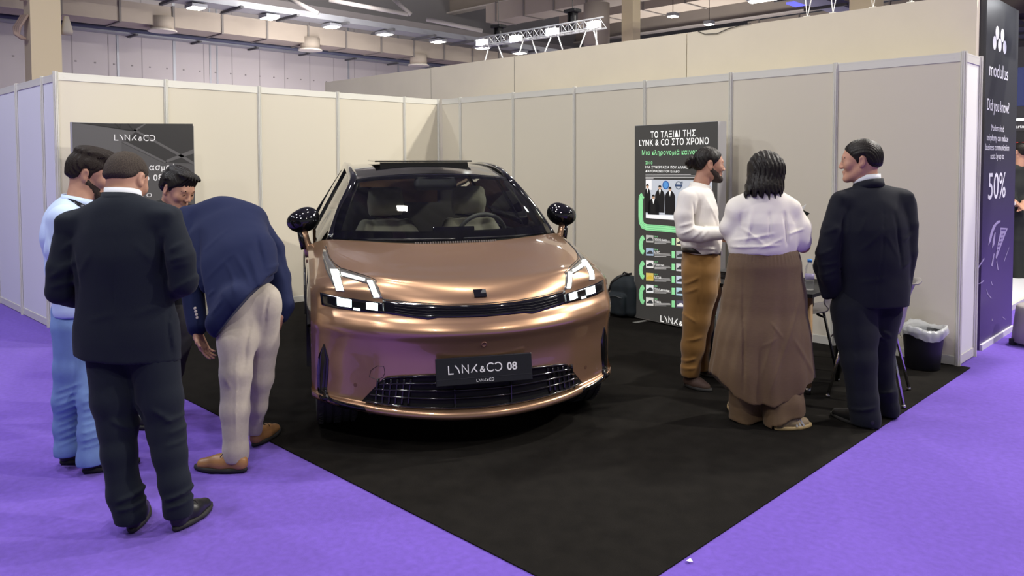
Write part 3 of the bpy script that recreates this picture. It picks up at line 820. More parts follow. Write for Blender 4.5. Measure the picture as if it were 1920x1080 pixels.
# --- daytime lights: grey frames with three lit bars
fr1 = strip_px([(606.7, 468), (605, 480), (611.7, 506.7), (621.7, 528), (631.7, 546.5)], [(612, 470), (617, 484), (633, 504), (639.5, 520), (647, 547)], 0.003, 18, 4)
dl = both(fr1, 'daytime_lamp', M_LEDF, 0.015)
both(strip_px([(632, 502), (660, 511), (687, 520), (704, 527)], [(639, 518), (655, 522.5), (675, 528), (689, 532)], 0.0035, 12, 4), 'daytime_lamp_bridge', M_LEDF, 0.015, parent=dl)
both(strip_px([(688, 530), (694, 545), (700.5, 559.5)], [(704, 526.7), (711, 544), (718.5, 559.5)], 0.003, 8, 4), 'daytime_lamp_inner', M_LEDF, 0.015, parent=dl)
for pa, pb in (([(620, 506), (626, 527), (632, 545)], [(634, 506.5), (640, 526), (645.5, 545)]), ([(640, 511.8), (662, 517.5), (685, 523.5)], [(641, 516.6), (662, 522.2), (684, 528)]), ([(689, 527), (696, 543), (702.5, 558)], [(698.5, 526), (705, 541), (712.5, 557.5)])):
    both(strip_px(pa, pb, 0.0075, 9, 4), 'light_bar', M_LED, 0.006, parent=dl, label='lit white light bar')
# --- black slits at the bumper corners and the band that runs to the lower grille
both(strip_px([(607.5, 645), (598, 668), (595, 700), (597, 735), (604, 754)], [(608.5, 645), (617, 672), (616, 700), (613, 730), (619, 746)], 0.004, 18, 4), 'air_curtain', M_GLOSS, 0.02)
both(strip_px([(612, 740), (625, 749), (650, 756), (684, 763)], [(604, 753), (620, 763), (650, 769), (688, 774)], 0.003, 12, 4), 'bumper_band', M_GLOSS, 0.015)
# --- upper grille strip
def strip_yz(top, bot, lift, nu=40, nv=5):
    Q = np.zeros((nu, nv, 3))
    for i in range(nu):
        a = poly_at(top, i/(nu-1)); c = poly_at(bot, i/(nu-1))
        for j in range(nv):
            q = a+(c-a)*j/(nv-1); p, n = YZ(q[0], q[1]); Q[i, j] = p+n*lift
    return Q
def sym(L): return [(-a, c) for a, c in L[::-1] if a > 1e-6]+L
gt = sym([(0, .826), (.2, .830), (.4, .843), (.545, .858)]); gb = sym([(0, .762), (.26, .765), (.30, .757), (.42, .772), (.545, .790)])
k = MB(); solid_grid(k, strip_yz(gt, gb, 0.004, 60, 6), 0.02); up = part(k, 'upper_grille', M_GLOSS)
for p in up.data.polygons: p.use_smooth = True
k = MB()
for f in (0.25, 0.45, 0.65, 0.82):
    pts = []
    for i in range(40):
        t = 0.06+0.88*i/39; a = poly_at(gt, t); c = poly_at(gb, t); q = a+(c-a)*f; p, n = YZ(q[0], q[1]); pts.append(p+n*0.006)
    k.tube(pts, 0.0014, 5)
part(k, 'grille_rib', mat('rib', (0.012, 0.012, 0.012), 0.3), up)
# hood shut line above the strip and around the lamps
k = MB(); 
k.tube([YZ(a, c+0.006)[0]+YZ(a, c+0.006)[1]*0.0005 for a, c in [poly_at(gt, t) for t in np.linspace(0, 1, 50)]], 0.003, 5)
for sg in (1, -1):
    pts = []
    for u, v in ((721, 569), (712, 546), (705, 525), (688, 518), (660, 509), (640, 503), (627, 494), (618, 482), (613.5, 468), (611, 462)):
        p, n = PX(u, v); q = p+n*0.001; q[1] *= sg; pts.append(q)
    k.tube(pts, 0.0028, 5)
part(k, 'shut_line', M_SATIN)
# --- lower grille
lt = sym([(0, .452), (.25, .450), (.45, .440), (.52, .432), (.55, .420)]); lb_ = sym([(0, .247), (.25, .250), (.45, .262), (.60, .276), (.665, .284)])
Q = strip_yz(lt, lb_, 0.004, 60, 8); k = MB(); solid_grid(k, Q, 0.02); lg = part(k, 'lower_grille', mat('grille_black', (0.006, 0.006, 0.006), 0.45, spec=.2))
for f in (0.03, 0.26, 0.48, 0.70, 0.97):
    k = MB(); pts = []; nn = 50
    for i in range(nn):
        t = 0.012+0.976*i/(nn-1); a = poly_at(lt, t); c = poly_at(lb_, t); q = a+(c-a)*f; p, n = YZ(q[0], q[1]); pts.append(p+n*0.010)
    k.tube(pts, 0.0065, 6); part(k, 'slat', M_GLOSS, lg, smooth=True)
for y in (-.165, .165):
    k = MB(); k.tube([YZ(y, z)[0]+V3((0.012, 0, 0)) for z in np.linspace(.255, .44, 8)], 0.005, 6); part(k, 'slat_support', M_GLOSS, lg)
for sg in (-1, 1):      # glossy end blocks
    k = MB()
    for i in range(6):
        y = sg*(0.40+0.035*i); f0 = poly_at(lt, 0.5+abs(y)/.55*0.42)[1]-0.02
        k.tube([YZ(y+sg*0.02*(1-(z-.27)/.17), z)[0]+V3((0.007, 0, 0)) for z in np.linspace(.27, f0, 8)], 0.008, 6)
    part(k, 'grille_fin', M_GLOSS, lg, smooth=True)
# --- copper lip stays body; black underside
k = MB(); k.box((-3.9, -.62, .17), (.30, .62, .24)); part(k, 'underbody', M_SATIN)
# --- plate with its lettering
M_PLATE = mat('plate_black', (0.008, 0.008, 0.011), 0.25, coat=0.3)
M_LETTER = mat('plate_white', (0.82, 0.82, 0.80), 0.5)
pl = MB(); tilt = 0.03; x0 = 0.622
pl.prism([(x0, -.278, .392), (x0, .278, .392), (x0-tilt, .278, .545), (x0-tilt, -.278, .545)], (0.02, 0, 0.004))
plate = part(pl, 'number_plate', M_PLATE, bevel=0.006)
PU = unit((-tilt, 0, .153)); PN = unit(np.cross((0, 1, 0), PU)); PO = V3((x0+0.0208, 0, .398))
k = MB(); st, wl = wordmark_strokes(); sc = 0.0445
stroke_mesh(k, st, 0.0062, (0, 1, 0), PU, PO+V3((0, -.207, 0))+PU*0.066, PN, sc, 0.0016)
part(k, 'lettering', M_LETTER, plate, fixn=False)
vs, fs = text_verts('08', size=0.060, bold=0.0012, align='LEFT')
k = MB(); k.add([PO+V3((0, 0.128+q[0], 0))+PU*(0.066+q[1])+PN*0.0016 for q in vs], fs); part(k, 'lettering', M_LETTER, plate, fixn=False)
k = MB(); stroke_mesh(k, st, 0.0022, (0, 1, 0), PU, PO+V3((0, -.050, 0))+PU*0.014, PN, 0.0145, 0.0016); part(k, 'small_lettering', M_LETTER, plate, fixn=False)
k = MB(); k.prism([PO+V3((0, s*.274, 0))+PU*h+PN*0.0008 for s, h in ((-1, .036), (1, .036), (1, .0385), (-1, .0385))], PN*0.001); part(k, 'plate_lip', mat('plate_edge', (.03, .03, .035), .3), plate)
# --- badge, camera, sensors, hook cover
p, n = YZ(0, .884); up_ = unit(np.cross(n, (0, 1, 0))); up_ = up_ if up_[2] > 0 else -up_
k = MB(); w, h = 0.037, 0.028
k.prism([p+V3((0, a*w, 0))+up_*c*h+n*0.001 for a, c in ((-1, -1), (1, -1), (1, 1), (-1, 1))], n*0.006); bd = part(k, 'badge', M_GLOSS, bevel=0.002)
k = MB(); k.prism([p+V3((0, a*w, 0))+up_*c*h+n*0.0072 for a, c in ((0.05, -.1), (.95, -.1), (.95, .95), (.5, .95))], n*0.001); part(k, 'badge_field', mat('badge_grey', (0.10, 0.10, 0.10), 0.2), bd)
p, n = YZ(0, .612); k = MB(); R_ = Vector((0, 0, 1)).rotation_difference(Vector(n)).to_matrix()
k.lathe([(0.017, 0.0), (0.017, 0.004), (0.011, 0.005), (0.010, 0.001), (0.0, 0.0)], 20, tuple(p), R_); part(k, 'front_camera', mat('camera_ring', (0.30, 0.17, 0.11), 0.3, metal=0.6), smooth=True)
for u, v in ((666.7, 721.7),):
    for sg in (-1, 1):
        p, n = PX(u, v); p = p*V3((1, sg, 1)); n = n*V3((1, sg, 1)); k = MB(); R_ = Vector((0, 0, 1)).rotation_difference(Vector(n)).to_matrix()
        k.lathe([(0.0115, 0.0), (0.0115, 0.0012), (0.009, 0.0014), (0.009, 0.0008), (0.0, 0.0012)], 18, tuple(p), R_); part(k, 'parking_sensor', mat('sensor_edge', (0.22, 0.12, 0.075), 0.35, metal=0.6))
k = MB(); ring = [(693, 706), (696, 694), (708, 686), (720, 687), (722, 699), (718, 708), (706, 711)]
k.tube([PX(u, v)[0]*V3((1, -1, 1))+PX(u, v)[1]*V3((1, -1, 1))*0.0006 for u, v in ring+ring[:1]], 0.0016, 5); part(k, 'tow_hook_cover', M_SATIN)

# --- wheels
def wheel(cx_, cy_, sg, steer=0.0):
    e = empty('wheel', (cx_, cy_, 0.366)); e.parent = car; e.rotation_euler = (0, 0, steer)
    Rm = Matrix.Rotation(math.radians(90), 3, 'X')
    prof = [(0.255, -.115), (0.30, -.122), (0.338, -.120), (0.351, -.108)]
    for c in (-.075, -.028, .028, .075): prof += [(0.358, c-.008), (0.350, c-.006), (0.350, c+.006), (0.358, c+.008)]
    prof += [(0.351, .108), (0.338, .120), (0.30, .122), (0.255, .115), (0.255, -.115)]
    k = MB(); k.lathe(prof, 64, (0, 0, 0), Rm)
    for i in range(72):
        a = 2*math.pi*i/72; r = 0.3585
        for c0, c1 in ((-.107, -.085), (.085, .107), (-.018, .018)):
            k.bar((r*math.cos(a), c0, r*math.sin(a)), (r*math.cos(a+.03), c1, r*math.sin(a+.03)), 0.006, 0.004, (math.cos(a), 0, math.sin(a)))
    t = part(k, 'tyre', M_TYRE, e)
    k = MB(); k.lathe([(0.255, -.10), (0.235, -.06), (0.235, .07), (0.255, .11)], 40, (0, 0, 0), Rm)
    k.lathe([(0.0, .02*sg), (0.06, .09*sg), (0.07, .06*sg)], 24, (0, 0, 0), Matrix.Rotation(math.radians(-90), 3, 'X'))
    for i in range(10):
        a = 2*math.pi*i/10; k.bar((0.03*math.cos(a), sg*.085, 0.03*math.sin(a)), (0.245*math.cos(a), sg*.075, 0.245*math.sin(a)), 0.035, 0.02, (0, 1, 0))
    part(k, 'rim', M_RIM, e)
    k = MB(); k.lathe([(0.05, -.03), (0.17, -.03), (0.17, .03), (0.05, .03)], 30, (0, 0, 0), Rm); part(k, 'brake_disc', M_RIM, e)
for sg in (-1, 1):
    wheel(-0.16, 0.785*sg, sg, 0.0); wheel(-2.90, 0.81*sg, sg)
    for cx_ in (-.16, -2.9):
        k = MB(); A = np.linspace(.85 if cx_ > -1 else -.25, math.pi+.25, 30)
        k.grid([[(cx_+r*math.cos(a), sg*y, .36+r*math.sin(a)) for a in A] for r, y in ((.385, .90), (.40, .958), (.43, .957), (.435, .94))]); part(k, 'arch_trim', M_SATIN)
        k = MB(); k.grid([[(cx_+.40*math.cos(a), sg*y, .36+.40*math.sin(a)) for a in A] for y in (.55, .95)]); part(k, 'wheel_well', M_SATIN)

# --- greenhouse
WB = [(-.300, 0, 1.112), (-.318, .25, 1.114), (-.37, .48, 1.120), (-.46, .68, 1.126), (-.56, .80, 1.122)]
WT = [(-.985, 0, 1.555), (-.992, .18, 1.553), (-1.005, .36, 1.546), (-1.03, .51, 1.532), (-1.06, .605, 1.512)]
def sym3(L): return [(a, -c, d) for a, c, d in L[::-1] if c > 1e-6]+[tuple(q) for q in L]
rows = []
for t in (0, .33, .66, 1):
    r = []
    for p, q in zip(sym3(WB), sym3(WT)):
        m_ = V3(p)+(V3(q)-V3(p))*t; m_ = m_+V3((0.5, 0, 0.86))*0.045*4*t*(1-t)*0.55; r.append(m_)
    rows.append(r)
ws = bicub(np.array(rows), 8, 6)
gl = part(MB().grid(ws), 'windscreen', M_WS, smooth=True)
a_, c_ = ws.shape[:2]; k = MB()       # printed black border on the inside face
ins = ws-V3((0.5, 0, 0.86))*0.006
k.grid(ins[:4]); k.grid(ins[-3:]); k.grid(ins[:, :4]); k.grid(ins[:, -4:]); 
part(k, 'windscreen_border', M_GLOSS, gl)
# pillars and roof side frames
ROOFE = [(-.56, .80, 1.118), (-.80, .715, 1.325), (-1.06, .610, 1.515), (-1.35, .605, 1.585), (-1.8, .60, 1.625), (-2.4, .585, 1.625), (-3.0, .565, 1.57), (-3.5, .56, 1.44)]
e_ = catmull(np.array(ROOFE), 8)
for sg in (-1, 1):
    k = MB(); E = []
    for p in e_:
        p = p*V3((1, sg, 1)); o = V3((0.25, sg*0.85, 0.45)); o = unit(o)
        E.append([p+V3((0.02, -sg*0.030, 0.004)), p+o*0.010+V3((0, 0, .006)), p+V3((-.02, sg*0.028, -.022)), p+V3((-.03, sg*0.020, -.06))])
    k.grid(E); part(k, 'pillar_frame', M_GLOSS, smooth=True, solid=0.02)
    # belt and side glass
    k = MB(); W = []
    for i, p in enumerate(e_):
        x = p[0]; xb = min(x+0.04, -.60); ry, rz = ridge_at(min(xb, -.72)); W.append([p*V3((1, sg, 1))+V3((-.02, sg*.012, -.03)), V3((xb, sg*(ry-.03), rz+.005))])
    k.grid(W); part(k, 'side_glass', M_SG, smooth=True)
    for x in (-1.72, -2.75):
        k = MB(); i = int(np.argmin(np.abs(e_[:, 0]-x))); p = e_[i]; ry, rz = ridge_at(x)
        k.bar(p*V3((1, sg, 1))+V3((0, sg*.016, -.03)), (x+.05, sg*(ry-.02), rz), 0.02, 0.10, (1, 0, 0)); part(k, 'door_pillar', M_GLOSS)
    k = MB(); k.tube([(x, sg*(ridge_at(x)[0]-.008), ridge_at(x)[1]+.004) for x in np.linspace(-.74, -3.5, 20)], 0.010, 6); part(k, 'belt_trim', M_GLOSS)
    k = MB()
    for x in (-.78, -1.75, -2.55):
        pts = []
        for z in np.linspace(.33, 1.0, 10):
            h = hit((x, sg*3, z), (0, -sg, 0))
            if h: pts.append(h[0]+h[1]*0.001)
        k.tube(pts, 0.003, 5)
    part(k, 'door_gap', M_SATIN)
    for x in (-1.45, -2.4):
        h = hit((x, sg*3, .88), (0, -sg, 0)); k = MB(); k.box(h[0]+V3((-.11, -.008, -.014)), h[0]+V3((.11, .008, .014))); part(k, 'door_handle', M_PAINT, bevel=0.006)
# roof skin
rw = []
for x, zc_, ze, we in ((-1.0, 1.556, 1.512, .605), (-1.2, 1.585, 1.548, .603), (-1.5, 1.622, 1.590, .60), (-1.9, 1.640, 1.612, .595), (-2.4, 1.635, 1.610, .583), (-3.0, 1.585, 1.560, .562), (-3.5, 1.46, 1.44, .555), (-3.95, 1.14, 1.12, .72)):
    rw.append([(x-0.05*(abs(y))**2, y*we, zc_+(ze-zc_)*abs(y)**2.2) for y in np.linspace(-1, 1, 9)])
rs = bicub(np.array(rw), 6, 4); nrow = rs.shape[0]
k = MB(); k.grid(rs[:31]); part(k, 'roof', M_GLOSS, smooth=True)
k = MB(); k.grid(rs[30:]); part(k, 'rear_screen', M_SG, smooth=True)
k = MB(); k.grid(rs[2:30, 3:-3]-V3((0, 0, .035))); part(k, 'headlining', M_INTD)
k = MB(); k.prism([(-1.50, -.40, 1.642), (-1.50, .40, 1.642), (-2.15, .40, 1.652), (-2.15, -.40, 1.652)], (0, 0, 0.012)); sr = part(k, 'sunroof_panel', M_GLOSS, bevel=0.004)
k = MB(); k.prism([(-1.46, -.36, 1.60), (-1.46, .36, 1.60), (-1.49, .36, 1.640), (-1.49, -.36, 1.640)], (-.012, 0, 0.0)); part(k, 'sunroof_gap_shade', mat('gap_shade', (.004, .004, .004), .8, spec=.1), sr)  # dark sheet standing in for the shade in the gap below the panel
# cowl grille and wipers
k = MB(); k.grid([[V3(p)+V3((0.0, 0, -.012)) for p in sym3(WB)], [V3(p)+V3((0.03, 0, -.028)) for p in sym3(WB)]]); part(k, 'cowl', M_SATIN)
k = MB()
for y in np.linspace(-.25, .30, 34):
    k.box((lerp(abs(y), [0, .25, .48], [-.285, -.30, -.355])-.012, y-.003, 1.094), (lerp(abs(y), [0, .25, .48], [-.285, -.30, -.355])+.012, y+.003, 1.108))
part(k, 'cowl_rib', mat('cowl_rib', (0.25, 0.22, 0.2), 0.3))
for y0, y1 in ((-.62, .02), (.08, .70)):
    k = MB(); k.tube([(lerp(abs(y), [0, .25, .48, .68, .8], [-.31, -.335, -.385, -.475, -.57]), y, 1.121+0.006*abs(y)) for y in np.linspace(y0, y1, 10)], 0.007, 6); part(k, 'wiper', M_SATIN, smooth=True)
# --- cabin
k = MB(); k.box((-3.6, -.84, .30), (-.55, .84, .52)); k.box((-1.0, -.78, .5), (-.62, .78, 1.02)); part(k, 'cabin_floor', M_INTD)
k = MB(); k.grid(bicub(np.array([[(-.36, y, 1.09), (-.60, y, 1.098), (-.85, y, 1.07), (-.98, y, .98), (-1.0, y, .80)] for y in (-.78, -.4, 0, .4, .78)]), 3, 4)); part(k, 'dashboard', M_INTD, smooth=True)
k = MB(); k.prism([(-.93, -.02, 1.00), (-.93, .30, 1.00), (-.97, .30, 1.15), (-.97, -.02, 1.15)], (-.012, 0, 0)); part(k, 'centre_screen', M_GLOSS, bevel=.005)
def seat(y):
    e = empty('front_seat', (-1.5, y, 0)); e.parent = car
    s = Sdf(); s.chain([((-1.38, y, .62), .10), ((-1.55, y, 1.00), .085), ((-1.58, y, 1.12), .07)], .08, flat=((0, 1, 0), 2.4)); s.cap((-1.0, y, .62), (-1.4, y, .58), .09, .10, .06, flat=((0, 1, 0), 2.5))
    for sg in (-1, 1):
        s.chain([((-1.33, y+sg*.23, .65), .06), ((-1.47, y+sg*.235, .98), .062), ((-1.53, y+sg*.17, 1.13), .05)], .05)
    o = mpart(s.mesh(.014), 'backrest', M_SUEDE, e)
    s = Sdf(); s.box((-1.575, y, 1.315), (.045, .138, .122), r=.042); s.cap((-1.545, y-.06, 1.31), (-1.545, y+.06, 1.31), .075, k=.05); s.dis(cloth_noise(60, .0015, 3), .002)
    mpart(s.mesh(.009), 'headrest', M_SUEDE, e)
    k = MB(); k.tube([(-1.545, y-.12, 1.205), (-1.53, y, 1.195), (-1.545, y+.12, 1.205)], .008, 6); part(k, 'headrest_gap', M_INTD, e)
seat(-.31); seat(.385)
s = Sdf(); s.chain([((-2.5, -.5, .95), .12), ((-2.5, .5, .95), .12)], .05, flat=((0, 0, 1), 2.6))
for y in (-.42, .42): s.box((-2.55, y, 1.32), (.05, .13, .09), r=.04, k=.02)
mpart(s.mesh(.02), 'rear_seat', mat('rear_seat', (.16, .15, .13), .9))
k = MB(); k.box((-3.3, -.75, .5), (-2.7, .75, 1.0)); part(k, 'load_cover', M_INTD)
st_ = empty('steering_wheel', (-1.02, .37, 1.08)); st_.parent = car
k = MB(); Rx = Matrix.Rotation(math.radians(-68), 3, 'Y')
k.tube([tuple(Vector((-1.02, .37, 1.075))+Rx @ Vector((.178*math.cos(a), .185*math.sin(a), 0))) for a in np.linspace(0, 2*math.pi, 40)[:-1]], .017, 8, closed=True); part(k, 'wheel_rim', mat('steering_leather', (.10, .10, .095), .5), st_, smooth=True)
k = MB()
for a in (0, math.pi/2, -math.pi/2): k.bar(Vector((-1.02, .37, 1.075)), Vector((-1.02, .37, 1.075))+Rx @ Vector((-.178*math.cos(a), .178*math.sin(a), 0)), .04, .02)
part(k, 'spoke', mat('steering_leather'), st_)
s = Sdf(); s.box((-.97, 0, 1.478), (.05, .16, .045), ax=((1, 0, .3), (0, 1, 0), (-.3, 0, 1)), r=.03); mpart(s.mesh(.008), 'mirror_console', M_INTD)
for sg in (-1, 1):
    k = MB(); Pn = [V3((-.62, sg*.765, 1.12)), V3((-.85, sg*.68, 1.31)), V3((-1.08, sg*.585, 1.49))]; k.tube(Pn, [.035, .03, .03], 8); part(k, 'pillar_trim', M_TRIM, smooth=True)
    k = MB(); k.box((-.97, sg*.18-.12, 1.495), (-1.0, sg*.18+.02, 1.53)); 
    k = MB(); k.box((-3.0, sg*.80-.02, .5), (-.75, sg*.80+.02, 1.06)); part(k, 'door_card', M_INTD)
k = MB(); k.box((-1.85, -.58, 1.42), (-1.80, -.50, 1.5)); part(k, 'belt_anchor', M_TRIM)

# --- door mirrors
for sg in (-1, 1):
    e = empty('door_mirror', (-.86, sg*.98, 1.22)); e.parent = car
    s = Sdf(); c = V3((-.85, sg*.972, 1.228))
    s.ell(c, (.085, .098, .078), .03); s.ell(c+V3((-.02, -sg*.035, .02)), (.07, .085, .078), .03); s.ell(c+V3((0, sg*.015, -.012)), (.07, .088, .065), .03)
    s.cut(c+V3((-.06, 0, 0)), (-1, 0, 0), .012)
    mpart(s.mesh(.007), 'mirror_housing', M_GLOSS, e)
    k = MB(); k.tube([(-.84, sg*.975, 1.175), (-.83, sg*.955, 1.10), (-.82, sg*.935, 1.03), (-.81, sg*.915, .985)], [.032, .030, .032, .045], 10); part(k, 'mirror_arm', M_PAINT, e, smooth=True)
    k = MB(); k.tube([(-.825, sg*.992, 1.175), (-.812, sg*.980, 1.10), (-.80, sg*.965, 1.03)], .020, 8); part(k, 'mirror_arm_trim', M_GLOSS, e, smooth=True)
# ------------------------------------------------------------------ people
DF = unit((_F[0], _F[1], 0)); RT = unit(_R0); UP = V3((0, 0, 1))
def dv(r, a, z): return unit(RT*r+DF*a+UP*z)
M_SKIN = mat('skin', (0.47, 0.25, 0.165), 0.55, bump=0.06, bscale=180, var=0.06, vscale=25)
M_LIP = mat('lips', (0.36, 0.14, 0.11), 0.5)
M_HAIRD = mat('hair_dark', (0.009, 0.0065, 0.005), 0.42, spec=0.3, bump=0.6, bscale=160, stretch=(1, 1, 0.15))
M_HAIRB = mat('hair_brown', (0.016, 0.010, 0.007), 0.5, spec=0.25, bump=0.6, bscale=200)
M_HAIRG = mat('hair_greying', (0.060, 0.047, 0.037), 0.7, spec=0.2, bump=0.9, bscale=420, var=0.5, vscale=320)
M_BEARD = mat('beard', (0.035, 0.022, 0.015), 0.8, bump=0.8, bscale=350, var=0.3, vscale=200)
M_EYEW = mat('eye_white', (0.7, 0.68, 0.65), 0.25)
M_IRIS = mat('iris', (0.03, 0.018, 0.01), 0.2)
M_NAVYS = mat('suit_charcoal_navy', (0.0095, 0.0130, 0.0200), 0.85, bump=0.15, bscale=500, sheen=0.04, spec=0.2)
M_NAVYB = mat('blazer_navy', (0.0075, 0.0125, 0.050), 0.8, bump=0.15, bscale=500, sheen=0.04, spec=0.2)
M_NAVYR = mat('suit_dark_navy', (0.0090, 0.0104, 0.0165), 0.8, bump=0.15, bscale=500, sheen=0.04, spec=0.2)
M_BLACKJ = mat('jacket_black', (0.014, 0.016, 0.015), 0.85, bump=0.15, bscale=500)
M_GREYT = mat('trousers_grey', (0.035, 0.034, 0.036), 0.85, bump=0.15, bscale=400)
M_CREAMT = mat('trousers_beige', (0.42, 0.37, 0.30), 0.9, bump=0.2, bscale=450, sheen=0.2, var=0.04, vscale=60)
M_BLUET = mat('chinos_light_blue', (0.155, 0.25, 0.50), 0.9, bump=0.2, bscale=450, var=0.05, vscale=20)
M_BLUES = mat('shirt_light_blue', (0.50, 0.62, 0.86), 0.85, bump=0.15, bscale=500)
M_WHITES = mat('shirt_white', (0.74, 0.71, 0.66), 0.85, bump=0.15, bscale=500)
M_WHITEB = mat('blouse_white', (0.80, 0.76, 0.68), 0.75, bump=0.12, bscale=400)
M_OCHRE = mat('chinos_ochre', (0.205, 0.098, 0.017), 0.85, bump=0.2, bscale=450, sheen=0.2)
M_BROWNS = mat('skirt_brown', (0.135, 0.080, 0.037), 0.55, bump=0.35, bscale=260, sheen=0.12, stretch=(1, 1, 6), var=0.08, vscale=40)
M_BLKSHOE = mat('shoe_black', (0.012, 0.012, 0.013), 0.38, bump=0.15, bscale=80)
M_BRNSHOE = mat('shoe_tan', (0.36, 0.18, 0.065), 0.38, bump=0.1, bscale=120, var=0.12, vscale=18)
M_BRNSHOE2 = mat('shoe_brown', (0.075, 0.043, 0.032), 0.7, bump=0.2, bscale=150)
M_SNEAK = mat('sneaker_beige', (0.33, 0.25, 0.15), 0.7)
M_SOLED = mat('sole_dark', (0.018, 0.017, 0.016), 0.7)
M_GUM = mat('sole_gum', (0.40, 0.29, 0.14), 0.6)
M_BELT = mat('belt', (0.02, 0.014, 0.011), 0.45)
M_LACE = mat('lace', (0.012, 0.010, 0.009), 0.7)
M_BUTTON = mat('button', (0.62, 0.56, 0.45), 0.4)

def head(S, c, f, up, sc=1.0, neck=None, nr=0.056):
    f = unit(f); up = unit(V3(up)-f*(V3(up)@f)); r = np.cross(f, up)
    T = lambda x, y, z: c+(r*x+f*y+up*z)*sc
    ax = (r, f, up); q = sc
    S.ell(T(0, -.012, .030), (.077*q, .098*q, .090*q), .02, ax=ax)
    S.cap(T(0, .030, .010), T(0, .042, -.070), .062*q, .043*q, .03)
    for s in (-1, 1):
        S.cap(T(s*.050, -.004, -.048), T(s*.018, .070, -.096), .022*q, .016*q, .025)
        S.ell(T(s*.040, .062, -.022), (.026*q, .022*q, .026*q), .025, ax=ax)
    S.ell(T(0, .078, -.096), (.020*q, .014*q, .015*q), .02, ax=ax)
    S.cap(T(-.034, .080, .024), T(.034, .080, .024), .011*q, k=.016)
    for s in (-1, 1):
        S.ell(T(s*.031, .098, .004), (.016*q, .014*q, .010*q), .012, 's', ax=ax)
        S.ell(T(s*.031, .0775, .003), (.0135*q, .0125*q, .0125*q), .006, ax=ax)
        S.cap(T(s*.046, .074, .0105), T(s*.018, .0855, .0105), .0056*q, k=.006); S.cap(T(s*.045, .073, -.008), T(s*.019, .083, -.009), .0042*q, k=.006)
    S.cap(T(0, .086, .014), T(0, .1045, -.026), .0078*q, .0120*q, .012)
    for s in (-1, 1): S.ell(T(s*.0125, .099, -.031), (.0085*q, .0105*q, .008*q), .008, ax=ax)
    S.cap(T(-.019, .0855, -.058), T(.019, .0855, -.058), .0062*q, k=.010)
    S.cap(T(0, .092, -.056), T(0, .091, -.058), .0062*q, k=.010)
    S.cap(T(-.015, .086, -.0685), T(.015, .086, -.0685), .0068*q, k=.008)
    S.sub(lambda P: np.maximum(np.abs((P-T(0, .095, -.0628))@up)/q-.0012, np.maximum(np.abs((P-T(0, .09, 0))@r)/q-.021, np.abs((P-T(0, .095, 0))@f)/q-.014)), .004)
    for s in (-1, 1):
        ea = (unit(r*s*.9-f*.35), unit(f*.9+r*s*.35), up)
        S.ell(T(s*.081, -.014, -.002), (.0085*q, .019*q, .031*q), .006, ax=ea)
        S.ell(T(s*.079, -.008, -.028), (.008*q, .011*q, .012*q), .006, ax=ea)
        S.ell(T(s*.090, -.008, -.002), (.006*q, .010*q, .018*q), .005, 's', ax=ea)
    if neck is not None:
        S.cap(T(0, -.022, -.040), neck, nr*q, nr*1.10, .03)
    return T, ax
def eyes(p, T, f, sc):
    for s in (-1, 1):
        k = MB(); k.lathe([(.0112*sc*math.sin(a), -.0112*sc*math.cos(a)) for a in np.linspace(0.01, math.pi-.01, 12)], 16, tuple(T(s*.031, .0788, .002)))
        e = k.build('eye', M_EYEW, p, True)
        R_ = V3(T(s*.031, .0788+.0108, .002)); k = MB(); RR = Vector((0, 0, 1)).rotation_difference(Vector(unit(f))).to_matrix()
        k.lathe([(.0058*sc, 0), (.004*sc, .0012), (0, .0016)], 14, tuple(R_), RR); k.build('iris', M_IRIS, e, True)
def brow_mesh(p, T, m, sc=1.0):
    for s in (-1, 1):
        S = Sdf(); S.chain([(T(s*.014, .0915, .021), .0035*sc), (T(s*.032, .0895, .027), .0042*sc), (T(s*.050, .076, .021), .0028*sc)], .004)
        link('eyebrow', S.mesh(.0025), p, m)
def strands(amp, freq, a, b, seed=0):
    a = unit(a); b = unit(b)
    def f(P):
        x = P@a; y = P@b
        return amp*(np.sin(freq*x+2.2*np.sin(34*y+seed)+seed)+0.6*np.sin(freq*1.9*x+3.0*np.sin(23*y+1.3+seed)))
    return f
def hair(p, T, ax, sc, m, line, th=0.012, extra=(), amp=0.0016, freq=520, h=0.0035, seed=0, fn=None, taper=1.6):
    """cap of hair over the skull; line: [(y, z)] lower limit of the hair from front to back"""
    r, f, up = ax; S = Sdf(); q = sc
    S.ell(T(0, -.012, .030), ((.077+th)*q, (.098+th)*q, (.090+th)*q), .02, ax=ax)
    S.ell(T(0, -.060, -.020), (.062*q, .045*q, .062*q), .03, ax=ax)
    for c, rr in extra: S.ell(T(*c), V3(rr)*q, .02, ax=ax)
    ys = [a for a, _ in line][::-1]; zs = [b for _, b in line][::-1]; o = T(0, 0, 0)
    def cutf(P):
        d = (P-o)/q; y = d@f; z = d@up; x = np.abs(d@r)
        out = np.sqrt((x/.077)**2+((y+.012)/.098)**2+((z-.03)/.09)**2)-1
        zl = np.interp(y, ys, zs)+np.clip(out, 0, .3)*.088*taper
        return (zl-z)*q*0.6
    S.keep(cutf, .008)
    if fn: fn(S)
    S.dis(strands(amp, freq, r+up*.3, f, seed), amp*2)
    return link('hair', S.mesh(h), p, m)
SHORT = [(.12, .074), (.088, .072), (.066, .048), (.040, .020), (.018, .006), (.008, -.016), (-.006, .020), (-.030, .018), (-.042, -.025), (-.062, -.058), (-.12, -.064)]
